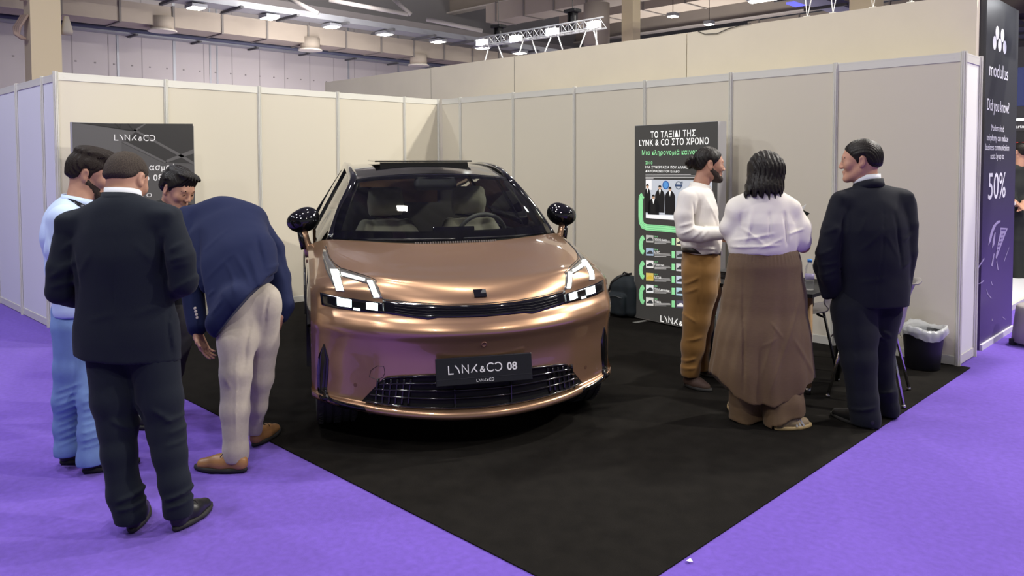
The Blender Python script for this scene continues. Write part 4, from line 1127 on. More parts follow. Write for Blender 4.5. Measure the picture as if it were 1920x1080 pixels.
def shoe(p, heel, toe, m, msole=None, style='lace', tall=0.085, lace=M_LACE, w=1.0):
    heel = V3(heel)*V3((1, 1, 0)); toe = V3(toe)*V3((1, 1, 0)); d = unit(toe-heel); L = np.linalg.norm(toe-heel); s = np.cross(UP, d)
    T = lambda x, y, z: heel+d*x+s*y+UP*z
    g = 0.008
    S = Sdf(); fl = (s, 0.86*w)
    S.cap(T(.036, 0, .050+g), T(.05, 0, tall+g), .036, .034, .02, fl)
    S.cap(T(.040, 0, .034+g), T(L*.52, 0, .036+g), .037, .040, .02, fl)
    S.cap(T(L*.45, 0, .040+g), T(L-.050, .002, .026+g), .043, .030, .025, (s, 1.12*w))
    S.cap(T(L*.32, 0, .062+g), T(L*.62, 0, .046+g), .028, .020, .02)
    S.cut(T(0, 0, .014+g), (0, 0, -1), .004); S.cut(T(0, 0, tall+.012), (d*-.35+UP), .006)
    o = link('shoe', S.mesh(.006), p, m)
    out = []
    n = 40
    for i in range(n):
        a = 2*math.pi*i/n; x = L/2+L/2*math.cos(a); t = x/L
        wd = (.030+.017*math.sin(math.pi*min(1, max(0, t*1.05-.05))**.9)+.006*(t > .55))*w
        out.append((x, wd*np.sign(math.sin(a))*abs(math.sin(a))**.7))
    def ring(z, k): return [T(L/2+(x-L/2)*k, y*k, z) for x, y in out]
    k = MB(); vs = ring(g*0+.0062, .975)+ring(.014, 1.0)+ring(.024+g*.5, .985); fs = [(j*n+i, j*n+(i+1) % n, (j+1)*n+(i+1) % n, (j+1)*n+i) for j in range(2) for i in range(n)]
    k.add(vs, fs+[tuple(range(n))[::-1], tuple(range(2*n, 3*n))]); k.build('sole', msole or M_SOLED, o, True)
    if style == 'lace':
        k = MB()
        for i in range(4):
            x = L*(.40+.065*i); z = .098-.010*i-.012*(i > 1)
            k.tube([T(x, -.020, z-.014), T(x+.004, 0, z-.002+.004*(i < 2)), T(x+.006, .020, z-.014)], .0032, 6)
        k.tube([T(L*.38, .0, .096), T(L*.40, .028, .105), T(L*.44, .036, .088)], .0022, 5); k.tube([T(L*.38, .0, .096), T(L*.42, -.028, .104), T(L*.45, -.034, .085)], .0022, 5)
        k.build('lace', lace, o, True)
    return o, T, L
def hand(S, w, d, n, t, curl=0.5, q=1.0, spread=0.0):
    """five separate fingers; d along the fingers, n out of the palm, t towards the thumb"""
    d = unit(d); n = unit(V3(n)-d*(V3(n)@d)); t = unit(V3(t)-d*(V3(t)@d)-n*(V3(t)@n))
    S.cap(w-d*.03*q, w+d*.02*q, .026*q, .024*q, .02, (n, .75))
    S.box(w+d*.055*q, (.050*q, .013*q, .041*q), ax=(d, n, t), r=.012*q, k=.018)
    for i, (o, L, r0) in enumerate(((.031, .072, .0088), (.010, .080, .0090), (-.011, .074, .0086), (-.031, .058, .0078))):
        b = w+d*(.098-.006*(i == 3)-.003*(i == 0))*q+t*o*q; a = curl*(0.7+.12*i); dd = unit(d+t*(o*spread*6)); pts = [(b-dd*.012*q, r0*q)]
        for j, fr in enumerate((.45, .31, .24)):
            a_ = a*(0.45+.55*j)+0.08*i*curl; ang = dd*math.cos(a_)+n*math.sin(a_); b = b+ang*L*fr*q; pts.append((b, (r0-.0009*(j+1))*q))
        S.chain(pts, .0035)
    b = w+d*.020*q+t*.030*q; td = unit(d*.75+t*.62+n*.25)
    S.chain([(b, .0135*q), (b+td*.040*q, .0105*q), (b+td*.040*q+unit(td+d*.4+n*.3)*.034*q, .0082*q)], .012)
def ring_band(name, pts, hgt, th, m, p, closed=True):
    """ribbon following points round a body"""
    pts = catmull(np.array(pts+pts[:1]) if closed else np.array(pts), 6)
    k = MB(); c = pts.mean(0); A = []
    for q in pts:
        o = unit((q-c)*V3((1, 1, 0))); A.append([q+UP*hgt/2, q+UP*hgt/2+o*th, q-UP*hgt/2+o*th, q-UP*hgt/2])
    k.grid(A); return k.build(name, m, p, True)
def collar(F, name, c, r, hgt, m, fwd, drop=.02, flare=.0, open_=.9, th=.004):
    """a standing collar: a ribbon round the neck, open at the front"""
    sd = unit(np.cross(fwd, UP)); fw = unit(V3(fwd)*V3((1, 1, 0))); A = []
    for a in np.linspace(math.pi/2+open_*.35, 2.5*math.pi-open_*.35, 40):
        o = sd*math.cos(a)+fw*math.sin(a); z = -drop*(math.sin(a)*.5+.5)**1.5
        A.append([c+o*(r*1.0)+UP*(z+hgt*.5), c+o*(r+th)+UP*(z+hgt*.55), c+o*(r+th+flare)+UP*(z-hgt*.5), c+o*(r-.004)+UP*(z-hgt*.5)])
    k = MB(); k.grid(np.array(A)); return k.build(name, m, F.o, True, solid=.002)
class Fig:
    def __init__(s, D, label, foot):
        s.D = D; s.o = empty('person', (foot[0], foot[1], 0), label=label, cat='person'); s.under = []
    def P(s, u, v, dd=0.0): return AT(u, v, s.D+dd)
    def R(s, px): return px*s.D/F_PX
    def ch(s, *L): return [(s.P(u, v, dd), s.R(r)) for u, v, dd, r in L]
    def add(s, S, L, k=.03, flat=None, skin=0.70, drop=0):
        c = s.ch(*L); S.chain(c, k, flat); cc = c[drop:]
        if getattr(S, 'legs', False) and len(cc) > 3: cc = cc[:-1]
        if len(cc) > 1 and skin > 0: s.under.append(([(q, max(.022, r*skin)) for q, r in cc], flat))
        return c
    def body(s, S, h=.0055, extra=None):
        for c, fl in s.under: S.chain(c, .03, fl)
        me = S.mesh(h); return link('body', me, s.o, M_SKIN)
    def put(s, S, name, m, h=.009): return link(name, S.mesh(h), s.o, m)

# ---- 1: man in the charcoal navy suit, seen from behind
F = Fig(3.50, 'person in a charcoal navy suit with back turned, front left, grey cropped hair', GZ(285, 985))
P, R = F.P, F.R; fl = (DF, .62)
J = Sdf(); F.add(J, [(241, 690, .03, 100), (238, 620, .02, 92), (233, 545, .0, 82), (230, 480, -.01, 86), (228, 446, -.01, 80)], .05, fl, .62, 1)
F.add(J, [(142, 420, .0, 25), (225, 393, -.01, 29), (306, 408, .0, 26)], .05)
J.box(P(138, 420), (.055, .075, .045), ax=(RT, DF, UP), r=.03, k=.03); J.box(P(311, 410), (.055, .075, .045), ax=(RT, DF, UP), r=.03, k=.03)
J.keep(lambda Q: -((Q-P(240, 672))@dv(.085, 0, 1)), .006)
F.add(J, [(138, 428, .0, 29), (116, 500, -.03, 26), (112, 546, -.02, 24), (172, 566, .24, 18)], .010)
F.add(J, [(312, 418, .0, 30), (338, 480, -.03, 27), (345, 528, -.02, 25), (292, 565, .26, 18)], .010)
J.fold(P(222, 385, -.12), P(214, 650, -.1), .004, -.004); J.fold(P(297, 575, -.12), P(307, 672, -.1), .006, -.012); J.fold(P(300, 575, -.1), P(316, 672, -.08), .012, .008)
for a, b, am in (((302, 445, -.1), (292, 520, -.1), -.010), ((140, 470, -.08), (150, 540, -.08), -.008), ((95, 520, -.08), (140, 500, -.05), .006), ((95, 540, -.08), (145, 525, -.04), .006), ((318, 470, -.09), (345, 455, -.08), .006), ((316, 490, -.09), (352, 480, -.08), .006), ((325, 545, -.06), (365, 520, -.08), .006)):
    J.fold(P(*a), P(*b), .011, am*1.6)
for a, b, am in (((150, 520), (185, 470), .004), ((300, 500), (262, 455), .004), ((170, 600), (225, 585), .003), ((255, 590), (300, 572), .003), ((118, 470), (140, 448), .005), ((108, 505), (146, 488), .005), ((322, 500), (356, 492), .005)): J.fold(P(*a, -.08), P(*b, -.08), .012, am*1.6)
J.dis(cloth_noise(9, .0045, 2), .006).dis(cloth_noise(26, .0028, 2+1, (1, 1, .7)), .003)
F.put(J, 'jacket', M_NAVYS, .009)
collar(F, 'jacket_collar', P(230, 370, .012), .080, .050, M_NAVYS, dv(.12, 1, 0), .045, .012)
collar(F, 'shirt_collar', P(231, 361, .016), .072, .048, mat('collar_white', (.62, .64, .68), .8), dv(.12, 1, 0), .035, .004)
Tm = Sdf(); Tm.legs = True; F.add(Tm, [(212, 650, .03, 44), (288, 645, .03, 42)], .04, (DF, .8), .6)
F.add(Tm, [(211, 668, .03, 45), (216, 750, .01, 40), (222, 800, .0, 33), (224, 850, -.02, 29.5), (234, 925, -.03, 29), (245, 962, -.04, 25.5), (248, 995, -.04, 24)], .03)
F.add(Tm, [(289, 666, .03, 45), (302, 750, .02, 39), (313, 810, .01, 32), (319, 850, -.01, 29), (328, 905, -.03, 26), (335, 952, -.03, 24), (337, 990, -.03, 23)], .03)
Tm.keep(lambda Q: np.where((Q-P(290, 900))@RT > 0, (P(336, 966, -.03)-Q)@UP, (P(245, 977, -.04)-Q)@UP), .006)
for a, b, am in (((240, 770, -.12), (262, 790, -.1), -.008), ((205, 790, -.1), (240, 815, -.1), .006), ((282, 770, -.1), (310, 800, -.12), .007), ((295, 800, -.12), (345, 790, -.1), .006), ((220, 940, -.1), (262, 928, -.1), .009), ((218, 956, -.1), (264, 950, -.1), .008), ((305, 940, -.1), (355, 925, -.1), .010), ((308, 955, -.1), (352, 945, -.1), .008), ((300, 845, -.12), (345, 838, -.12), .004), ((305, 822, -.12), (345, 812, -.1), .005)):
    Tm.fold(P(*a), P(*b), .010, am*1.6)
Tm.dis(cloth_noise(24, .004, 5, (1, 1, .20)), .005); F.put(Tm, 'trousers', M_NAVYS, .008)
shoe(F.o, GZ(247, 1003), GZ(272, 952), M_BLKSHOE, tall=.075); shoe(F.o, GZ(326, 1000), GZ(396, 950), M_BLKSHOE, tall=.075)
B = Sdf(); f = dv(.16, 1, -.42); T, ax = head(B, P(238, 338, .07), f, dv(.02, .42, 1), 1.02, P(228, 392, .0), .060)
hand(B, P(176, 568, .26), dv(.8, .5, -.1), dv(0, 0, 1), dv(.3, .8, .2), .7); hand(B, P(288, 567, .28), dv(-.8, .5, -.1), dv(0, 0, 1), dv(-.3, .8, .2), .7)
F.body(B); hair(F.o, T, ax, 1.02, M_HAIRG, [(.12, .08), (.09, .078), (.07, .055), (.04, .025), (.02, .012), (.008, .0), (-.006, .028), (-.030, .024), (-.045, -.004), (-.075, -.030), (-.12, -.036)], .007, amp=.0012, freq=900)
eyes(F.o, T, f, 1.02)

# ---- 2: man in the light blue shirt, facing right
F = Fig(4.22, 'person in a light blue shirt, blue chinos and black lanyard, far left', GZ(140, 880))
P, R = F.P, F.R; fl = (DF, 1.35)
S = Sdf(); F.add(S, [(150, 575, .0, 40), (148, 500, .02, 46), (142, 440, .02, 50), (138, 412, .02, 44)], .05, fl)
F.add(S, [(122, 410, -.17, 24), (138, 394, .0, 23), (140, 405, .18, 24)], .05)
F.add(S, [(118, 415, -.19, 25), (112, 470, -.2, 22), (122, 520, -.18, 20), (180, 530, -.12, 15)], .03)
F.add(S, [(150, 410, .19, 24), (165, 480, .2, 20), (205, 520, .12, 15)], .03)
S.keep(lambda Q: (P(150, 588)-Q)@UP*-1*-1, .006)
for a, b in (((92, 440, -.3), (120, 470, -.3)), ((95, 480, -.3), (125, 490, -.3)), ((90, 420, -.2), (110, 500, -.25))): S.fold(P(*a), P(*b), .012, .006)
S.dis(cloth_noise(12, .004, 8), .006); F.put(S, 'shirt', M_BLUES, .009)
collar(F, 'shirt_collar', P(147, 372, .0), .074, .046, M_BLUES, dv(1, .38, 0), .035, .014)
k = MB(); lan = [P(118, 372, .02), P(121, 374, -.045), P(146, 381, -.098), P(172, 393, -.05)]
lan = catmull(np.array(lan), 8); k.grid([[q-UP*.012-DF*.008, q+UP*.012-DF*.008] for q in lan]); ly = k.build('lanyard', mat('lanyard', (.01, .01, .012), .6), F.o, solid=.002)
vs, fs = text_verts('SIDIOƎ⅃', size=.017, align='LEFT') if False else text_verts('LOGIS', size=.018, align='LEFT')
k = MB(); a_ = P(160, 384, -.125); X_ = unit(P(140, 376, -.135)-a_)*-1; 
k.add([P(140, 380, -.110)+unit(P(168, 391, -.075)-P(140, 380, -.105))*q[0]+UP*(q[1]-.006) for q in vs], fs); k.build('lanyard_lettering', mat('lanyard_text', (.6, .6, .65), .6), ly, fixn=False)
Tm = Sdf(); Tm.legs = True; F.add(Tm, [(140, 582, .0, 37), (142, 606, .0, 38)], .04, (DF, 1.15), .6)
F.add(Tm, [(134, 615, -.06, 32), (130, 690, -.06, 25), (125, 750, -.05, 23), (125, 800, -.03, 21.5), (128, 842, -.03, 22), (128, 866, -.03, 21.5)], .03)
F.add(Tm, [(152, 615, .05, 30), (165, 690, .0, 24), (170, 750, -.08, 21), (170, 810, -.1, 21), (171, 858, -.1, 23), (171, 885, -.1, 22.5)], .03)
Tm.keep(lambda Q: np.where((Q-P(149, 800, -.06))@RT > 0, (P(171, 870, -.1)-Q)@UP, (P(128, 852, -.03)-Q)@UP), .006)
for i in range(9):
    v = 730+i*13; Tm.fold(P(103+i % 3, v+6, -.12), P(146, v-8, -.14), .006, .005)
    v = 725+i*14; Tm.fold(P(151, v+4, -.16), P(190, v-2, -.18), .006, .005)
Tm.dis(cloth_noise(24, .004, 4, (1, 1, .20)), .005); F.put(Tm, 'trousers', M_BLUET, .0075)
h0 = GZ(112, 872); shoe(F.o, h0, h0+dv(1, .42, 0)*.30, M_BLKSHOE); h0 = GZ(154, 889); shoe(F.o, h0, GZ(264, 868), M_BLKSHOE)
B = Sdf(); f = dv(.95, .38, -.28); T, ax = head(B, P(170, 326, .06), f, dv(.30, .05, 1), 1.10, P(145, 392, .0), .058)
hand(B, P(184, 531, -.12), dv(1, .2, 0), dv(0, .2, 1), dv(0, 1, .3), .6); hand(B, P(208, 521, .12), dv(1, -.2, 0), dv(0, .2, 1), dv(0, -1, .3), .6)
F.body(B); eyes(F.o, T, f, 1.1); brow_mesh(F.o, T, M_HAIRB, 1.1)
hair(F.o, T, ax, 1.10, M_HAIRB, [(.12, .070), (.088, .068), (.066, .045), (.040, .020), (.018, .002), (.008, -.03), (-.006, .022), (-.030, .020), (-.042, -.025), (-.062, -.050), (-.12, -.056)], .008,
     extra=(((0, .050, .098), (.060, .060, .034)), ((0, -.012, .106), (.066, .085, .030)), ((0, .085, .088), (.045, .030, .024))), amp=.0020, freq=520)
def beard(F, T, ax, sc, low=-.135, side=True):
    r, f, up = ax; S = Sdf(); q = sc
    S.cap(T(0, .038, -.05), T(0, .046, -.078), .052*q, .044*q, .02)
    for s in (-1, 1):
        S.cap(T(s*.054, -.002, -.040), T(s*.020, .073, -.100), .023*q, .021*q, .02)
    S.ell(T(0, .080, -.100), (.024*q, .017*q, .018*q), .02, ax=ax)
    S.cap(T(-.024, .088, -.046), T(.024, .088, -.046), .0058*q, k=.01)
    o = T(0, 0, 0)
    def reg(P_):
        d = (P_-o)/q; y = d@f; z = d@up; x = np.abs(d@r)
        top = np.interp(y, [-.02, .01, .04, .07, .085, .1], [.0, -.010, -.040, -.052, -.044, -.040])
        lip = .0125-np.maximum(np.abs(z+.062)*1.0, (x-.022)*.6)
        return np.maximum(np.maximum((z-top), -(y+.012)), np.where(y > .06, lip, -1))*q
    S.keep(reg, .004); S.dis(strands(.0010, 800, r, up), .002); return link('beard', S.mesh(.0035), F.o, M_BEARD)
beard(F, T, ax, 1.10)

# ---- 3: man in the navy blazer bending forward
F = Fig(4.25, 'person in a navy blazer and beige trousers bending forward, tan brogues', GZ(460, 865))
P, R = F.P, F.R; nn = dv(-.15, -.75, .62); fl = (nn, .60)
J = Sdf(); F.add(J, [(460, 590, .03, 58), (455, 545, .08, 62), (442, 490, .2, 74), (424, 450, .36, 78), (414, 430, .46, 70)], .09, fl, .5, 1)
F.add(J, [(446, 578, -.05, 44), (413, 606, -.06, 26)], .06, (DF, .72), 0)
F.add(J, [(352, 409, .44, 26), (412, 402, .48, 28), (474, 412, .48, 28)], .08)
J.keep(lambda Q: np.maximum((Q-P(448, 584))@dv(.77, 0, -.64), ((Q-P(500, 545))@UP)*-1-.28), .008)
F.add(J, [(353, 418, .42, 27), (355, 480, .30, 25), (360, 540, .2, 23), (370, 612, .12, 19)], .012)
F.add(J, [(478, 424, .48, 29), (508, 468, .45, 26), (522, 520, .40, 24), (533, 575, .32, 19), (528, 590, .30, 18)], .025)
for a, b, am, w in (((365, 430, .2), (385, 590, .0), -.016, .016), ((378, 560, -.1), (398, 545, -.05), .006, .008), ((420, 495, 0), (455, 545, -.02), .006, .010), ((436, 480, 0), (475, 535, -.02), .007, .010), ((470, 470, .1), (500, 540, .05), .008, .012), ((484, 440, .2), (528, 525, .25), -.012, .012), ((395, 590, -.1), (420, 560, -.1), .005, .008)):
    J.fold(P(*a), P(*b), w, am*1.6)
for a, b, am in (((385, 470), (425, 430), .004), ((400, 520), (450, 470), .004), ((515, 470), (535, 455), .005), ((512, 500), (540, 490), .005), ((346, 500), (366, 486), .004), ((346, 550), (370, 540), .004)): J.fold(P(*a, .15), P(*b, .15), .012, am*1.6)
J.dis(cloth_noise(9, .0045, 12), .006).dis(cloth_noise(26, .0028, 12+1, (1, 1, .7)), .003); F.put(J, 'blazer', M_NAVYB, .009)
for i in range(4):
    k = MB(); p = P(366+1.0*i, 578+6*i, .045); RR = Vector((0, 0, 1)).rotation_difference(Vector(-DF)).to_matrix(); k.lathe([(.0075, -.004), (.0075, .003), (.0045, .004), (0, .0035)], 12, tuple(p+DF*.008*(i/3)), RR); k.build('cuff_button', M_BUTTON, F.o)
Tm = Sdf(); Tm.legs = True; F.add(Tm, [(462, 566, .09, 38), (490, 566, .12, 39)], .05, None, .6)
F.add(Tm, [(449, 592, .05, 38), (446, 640, .0, 35), (443, 700, -.05, 27), (441, 770, -.07, 25), (443, 845, -.09, 22), (443, 880, -.09, 22)], .03)
F.add(Tm, [(492, 585, .12, 36), (492, 640, .14, 30), (488, 710, .16, 24), (483, 760, .2, 19), (477, 802, .25, 14), (475, 830, .26, 13)], .03)
Tm.keep(lambda Q: np.where((Q-P(468, 700, .1))@DF > 0, (P(476, 814, .26)-Q)@UP, (P(443, 862, -.09)-Q)@UP)*1.0, .004)
for a, b, am, w in (((498, 552, -.02), (492, 620, .0), -.010, .006), ((470, 600, -.02), (468, 690, 0), -.012, .010), ((440, 660, -.14), (442, 840, -.16), .005, .006), ((424, 700, -.1), (432, 730, -.14), .006, .008)): Tm.fold(P(*a), P(*b), w, am)
Tm.dis(cloth_noise(24, .004, 9, (1, 1, .20)), .005); F.put(Tm, 'trousers', M_CREAMT, .008)
o, TT, L = shoe(F.o, GZ(464, 886), GZ(365, 880), M_BRNSHOE, tall=.07)
k = MB(); k.tube([TT(L*.62, -.040, .035), TT(L*.70, -.030, .056), TT(L*.66, 0, .066), TT(L*.70, .030, .056), TT(L*.62, .040, .035)], .0022, 5); k.tube([TT(L*.45, .042, .04), TT(L*.36, .038, .062), TT(L*.38, .022, .09)], .002, 5); k.build('stitching', mat('stitch', (.12, .05, .015), .6), o)
h0 = GZ(474, 840); shoe(F.o, h0, h0+dv(.25, 1, 0)*.29, M_BRNSHOE, tall=.07)
B = Sdf(); f = dv(-.25, .55, -.80); T, ax = head(B, P(418, 452, .70), f, dv(0, .85, .5), 1.0, P(408, 430, .52), .058)
hand(B, P(370, 624, .11), dv(.42, -.05, -.9), dv(.9, -.1, .35), dv(.1, -1, -.1), .55); hand(B, P(530, 588, .29), dv(-.30, -.1, -.95), dv(-.95, 0, .2), dv(.1, -1, 0), 1.25)
F.body(B); hair(F.o, T, ax, 1.0, M_HAIRB, SHORT, .010)

# ---- 4: dark haired man leaning down behind them
F = Fig(4.95, 'dark haired person in a black jacket looking down, half hidden between the suits', GZ(290, 790))
P, R = F.P, F.R; fl = (DF, .75)
J = Sdf(); F.add(J, [(316, 590, .05, 52), (318, 520, .05, 52), (322, 450, .03, 54), (322, 425, .02, 46)], .05, fl)
F.add(J, [(282, 398, .02, 20), (316, 395, .02, 17), (360, 404, .04, 20)], .05)
F.add(J, [(278, 402, .02, 21), (268, 470, .02, 18), (285, 540, -.08, 15)], .03); F.add(J, [(364, 410, .06, 20), (366, 480, .05, 18), (345, 530, -.05, 15)], .03)
J.keep(lambda Q: (P(316, 596)-Q)@UP, .006); J.dis(cloth_noise(10, .004, 22), .006); F.put(J, 'jacket', M_BLACKJ, .010)
collar(F, 'shirt_collar', P(317, 384, .02), .072, .04, mat('collar_blue', (.10, .13, .24), .8), dv(.93, -.4, 0), .03, .004); collar(F, 'jacket_collar', P(317, 390, .02), .078, .045, M_BLACKJ, dv(.93, -.4, 0), .045, .012)
Tm = Sdf(); Tm.legs = True; F.add(Tm, [(300, 590, .05, 42), (332, 590, .05, 42)], .04, None, .6)
F.add(Tm, [(296, 610, .04, 38), (282, 690, .0, 27), (268, 780, .0, 20)], .03); F.add(Tm, [(332, 610, .06, 36), (318, 690, .1, 26), (305, 772, .12, 19)], .03)
Tm.keep(lambda Q: (P(280, 786)-Q)@UP, .006); Tm.dis(cloth_noise(24, .004, 23, (1, 1, .20)), .005); F.put(Tm, 'trousers', M_GREYT, .009)
shoe(F.o, GZ(252, 797), GZ(286, 806), M_BLKSHOE); h0 = GZ(303, 786); shoe(F.o, h0, h0+dv(.6, -.8, 0)*.27, M_BLKSHOE)
B = Sdf(); f = dv(.93, -.42, -.42); T, ax = head(B, P(334, 356, .0), f, dv(.42, -.12, 1), 1.05, P(318, 398, .03), .058)
hand(B, P(288, 545, -.1), dv(.7, -.5, -.3), dv(0, 0, 1), dv(0, 1, 0), .6); hand(B, P(345, 533, -.12), dv(-.5, -.5, -.3), dv(0, 0, 1), dv(0, 1, 0), .6)
F.body(B); eyes(F.o, T, f, 1.05); brow_mesh(F.o, T, M_HAIRD, 1.05)
hair(F.o, T, ax, 1.05, M_HAIRD, [(.13, .060), (.100, .058), (.072, .046), (.046, .022), (.022, .004), (.010, -.014), (-.006, .022), (-.030, .020), (-.042, -.02), (-.062, -.050), (-.12, -.056)], .016,
     extra=(((0, .082, .078), (.055, .036, .024)), ((.02, .04, .112), (.05, .05, .025)), ((-.03, .06, .098), (.035, .045, .025)), ((0, -.04, .11), (.06, .06, .025))), amp=.0030, freq=330, seed=2)

# ---- 5: man with the bun, white shirt and ochre trousers
F = Fig(5.72, 'bearded person with a hair bun, white shirt and ochre trousers, in profile', GZ(1308, 725))
P, R = F.P, F.R; fl = (DF, 1.35)
S = Sdf(); F.add(S, [(1316, 480, .0, 31), (1315, 455, .0, 34), (1309, 415, .0, 36), (1309, 388, .0, 32), (1311, 368, .0, 24)], .05, fl)
F.add(S, [(1296, 368, -.15, 17), (1311, 361, .0, 14), (1312, 366, .15, 17)], .05)
S.keep(lambda Q: (P(1316, 472)-Q)@UP+.004*np.sin(40*(Q@RT)), .006)
F.add(S, [(1290, 373, -.18, 18.5), (1284, 405, -.21, 18), (1286, 434, -.22, 17), (1312, 441, -.24, 14.5), (1350, 437, -.22, 12)], .010)
F.add(S, [(1312, 372, .18, 17), (1318, 420, .2, 15), (1345, 440, .1, 11)], .03)
for a, b, am in (((1276, 425, -.3), (1300, 418, -.3), .007), ((1278, 440, -.3), (1305, 428, -.32), .007), ((1300, 448, -.32), (1320, 430, -.32), .006), ((1318, 446, -.32), (1332, 430, -.32), .006), ((1300, 380, -.25), (1306, 425, -.25), -.010), ((1325, 375, -.15), (1345, 420, -.1), .004), ((1285, 462, -.15), (1340, 466, -.15), .008), ((1340, 380, -.06), (1351, 425, -.05), -.004)):
    S.fold(P(*a), P(*b), .009, am*1.6)
S.dis(cloth_noise(16, .0065, 31), .007).dis(cloth_noise(40, .0028, 32, (1, 1, .6)), .003); F.put(S, 'shirt', M_WHITES, .008)
collar(F, 'shirt_collar', P(1314, 347, .0), .068, .045, M_WHITES, dv(1, .02, 0), .035, .020)
ring_band('belt', [P(1352, 474, .0), P(1346, 474, -.10), P(1318, 472, -.172), P(1290, 469, -.11), P(1281, 468, 0), P(1292, 468, .11), P(1318, 472, .165), P(1344, 474, .10)], .036, .006, M_BELT, F.o)
k = MB(); k.box(P(1351, 474, -.04)-V3((.01, .012, .017)), P(1351, 474, -.04)+V3((.012, .012, .017))); k.build('buckle', mat('buckle', (.5, .48, .42), .3, metal=.9), F.o)
Tm = Sdf(); Tm.legs = True; F.add(Tm, [(1315, 476, .0, 34), (1314, 500, .0, 35.5)], .04, (DF, 1.22), .6)
F.add(Tm, [(1312, 515, -.06, 33), (1313, 545, -.07, 30), (1306, 600, -.08, 24), (1300, 650, -.08, 21), (1295, 692, -.08, 16.5), (1293, 716, -.08, 16)], .03)
F.add(Tm, [(1320, 515, .08, 31), (1326, 545, .09, 26), (1318, 610, .12, 20), (1315, 650, .16, 16), (1316, 685, .2, 13), (1316, 706, .2, 12.5)], .03)
Tm.keep(lambda Q: np.where((Q-P(1300, 600, .04))@DF > 0, (P(1316, 695, .2)-Q)@UP, (P(1294, 705, -.08)-Q)@UP), .004)
for a, b, am in (((1284, 535, -.15), (1312, 520, -.2), .008), ((1286, 550, -.15), (1310, 540, -.2), .006), ((1283, 590, -.15), (1305, 605, -.2), .006), ((1288, 640, -.16), (1318, 632, -.16), .006), ((1282, 680, -.15), (1306, 672, -.16), .008), ((1280, 693, -.15), (1308, 690, -.16), .006), ((1318, 490, -.2), (1312, 600, -.2), -.003)):
    Tm.fold(P(*a), P(*b), .010, am*1.6)
Tm.dis(cloth_noise(24, .004, 33, (1, 1, .20)), .005); F.put(Tm, 'trousers', M_OCHRE, .0085)
shoe(F.o, GZ(1283, 724), GZ(1335, 737), M_BRNSHOE2, tall=.075); shoe(F.o, GZ(1312, 702), GZ(1350, 710), M_BRNSHOE2, tall=.075)
B = Sdf(); f = dv(1, .02, -.06); T, ax = head(B, P(1330, 309, .0), f, dv(.05, .04, 1), 1.04, P(1311, 356, .0), .055)
hand(B, P(1356, 440, -.21), dv(1, .2, -.25), dv(0, 1, .2), dv(.1, 0, 1), .8); hand(B, P(1350, 442, .08), dv(1, -.1, -.2), dv(0, -1, .2), dv(.1, 0, 1), .8)
F.body(B, .005); eyes(F.o, T, f, 1.04); brow_mesh(F.o, T, M_HAIRD, 1.04)
hair(F.o, T, ax, 1.04, M_HAIRD, [(.12, .078), (.088, .076), (.066, .052), (.046, .020), (.026, .004), (.012, -.016), (-.006, .024), (-.030, .022), (-.046, -.020), (-.066, -.060), (-.12, -.066)], .008, amp=.0012, freq=500)
S = Sdf(); c = P(1298, 305, 0); S.ell(c, (.046, .046, .044), .01)
for q in range(5): S.ell(c+.028*V3((math.cos(q*1.3), math.sin(q*1.3), math.sin(q*2.1))), (.024,)*3, .012)
S.cap(c, P(1314, 303, 0), .030, .036, .02); S.dis(strands(.0025, 260, RT, UP), .005); link('hair_bun', S.mesh(.004), F.o, M_HAIRD)
beard(F, T, ax, 1.04)

# ---- 6: woman with the dark bob, white blouse and brown skirt
F = Fig(4.90, 'dark haired woman in a white blouse and long layered brown skirt, seen from behind', GZ(1432, 795))
F.o['label'] = 'dark haired person in a white blouse and long brown layered skirt trousers, back turned'
P, R = F.P, F.R; fl = (DF, .68)
S = Sdf(); F.add(S, [(1430, 480, .02, 56), (1431, 452, .0, 62), (1432, 420, .0, 60), (1432, 402, .0, 50)], .05, fl)
F.add(S, [(1384, 394, .0, 20), (1432, 374, -.01, 22), (1476, 390, .0, 18)], .05)
S.keep(lambda Q: (P(1430, 474)-Q)@UP+.006*np.sin(28*(Q@RT)+1), .008)
A = Sdf(); F.add(S, [(1383, 398, .0, 24), (1372, 425, .02, 19), (1378, 452, .10, 15)], .035)
F.add(S, [(1478, 395, .0, 22), (1496, 425, .0, 22), (1497, 446, .0, 22)], .03)
S.cap(P(1497, 440, 0), P(1500, 452, .0), R(20), R(21), .02)
for a, b, am, w in (((1420, 395, -.2), (1405, 460, -.2), .006, .012), ((1450, 400, -.2), (1448, 450, -.2), -.007, .010), ((1400, 430, -.2), (1440, 462, -.2), .008, .012), ((1385, 455, -.2), (1460, 440, -.22), .007, .010), ((1380, 468, -.2), (1470, 462, -.22), .008, .008), ((1475, 400, -.15), (1478, 460, -.15), -.014, .010), ((1480, 440, -.15), (1512, 430, -.12), .006, .008), ((1430, 470, -.22), (1476, 448, -.2), .006, .008), ((1395, 400, -.15), (1400, 440, -.18), -.005, .010)):
    S.fold(P(*a), P(*b), w, am*1.6)
S.dis(cloth_noise(15, .008, 41), .009).dis(cloth_noise(34, .003, 42), .003); F.put(S, 'blouse', M_WHITEB, .0065)
S = Sdf(); F.add(S, [(1433, 474, .0, 60), (1434, 500, .0, 66), (1434, 560, .02, 76), (1431, 640, .02, 88), (1430, 700, .02, 95), (1430, 760, .02, 100)], .05, (DF, .62), 0)
o_ = P(1430, 700, 0)
def hem(Q):
    x = ((Q-o_)@RT)*F_PX/4.9+1430
    v = np.interp(x, [1330, 1340, 1367, 1410, 1460, 1490, 1496, 1535, 1545], [700, 707, 733, 749, 741, 722, 714, 708, 706])
    zz = CAM[2]-(v-305)*4.9/F_PX
    return zz-(Q@UP)
S.keep(hem, .004); S.keep(lambda Q: (Q-P(1433, 467))@UP, .006)
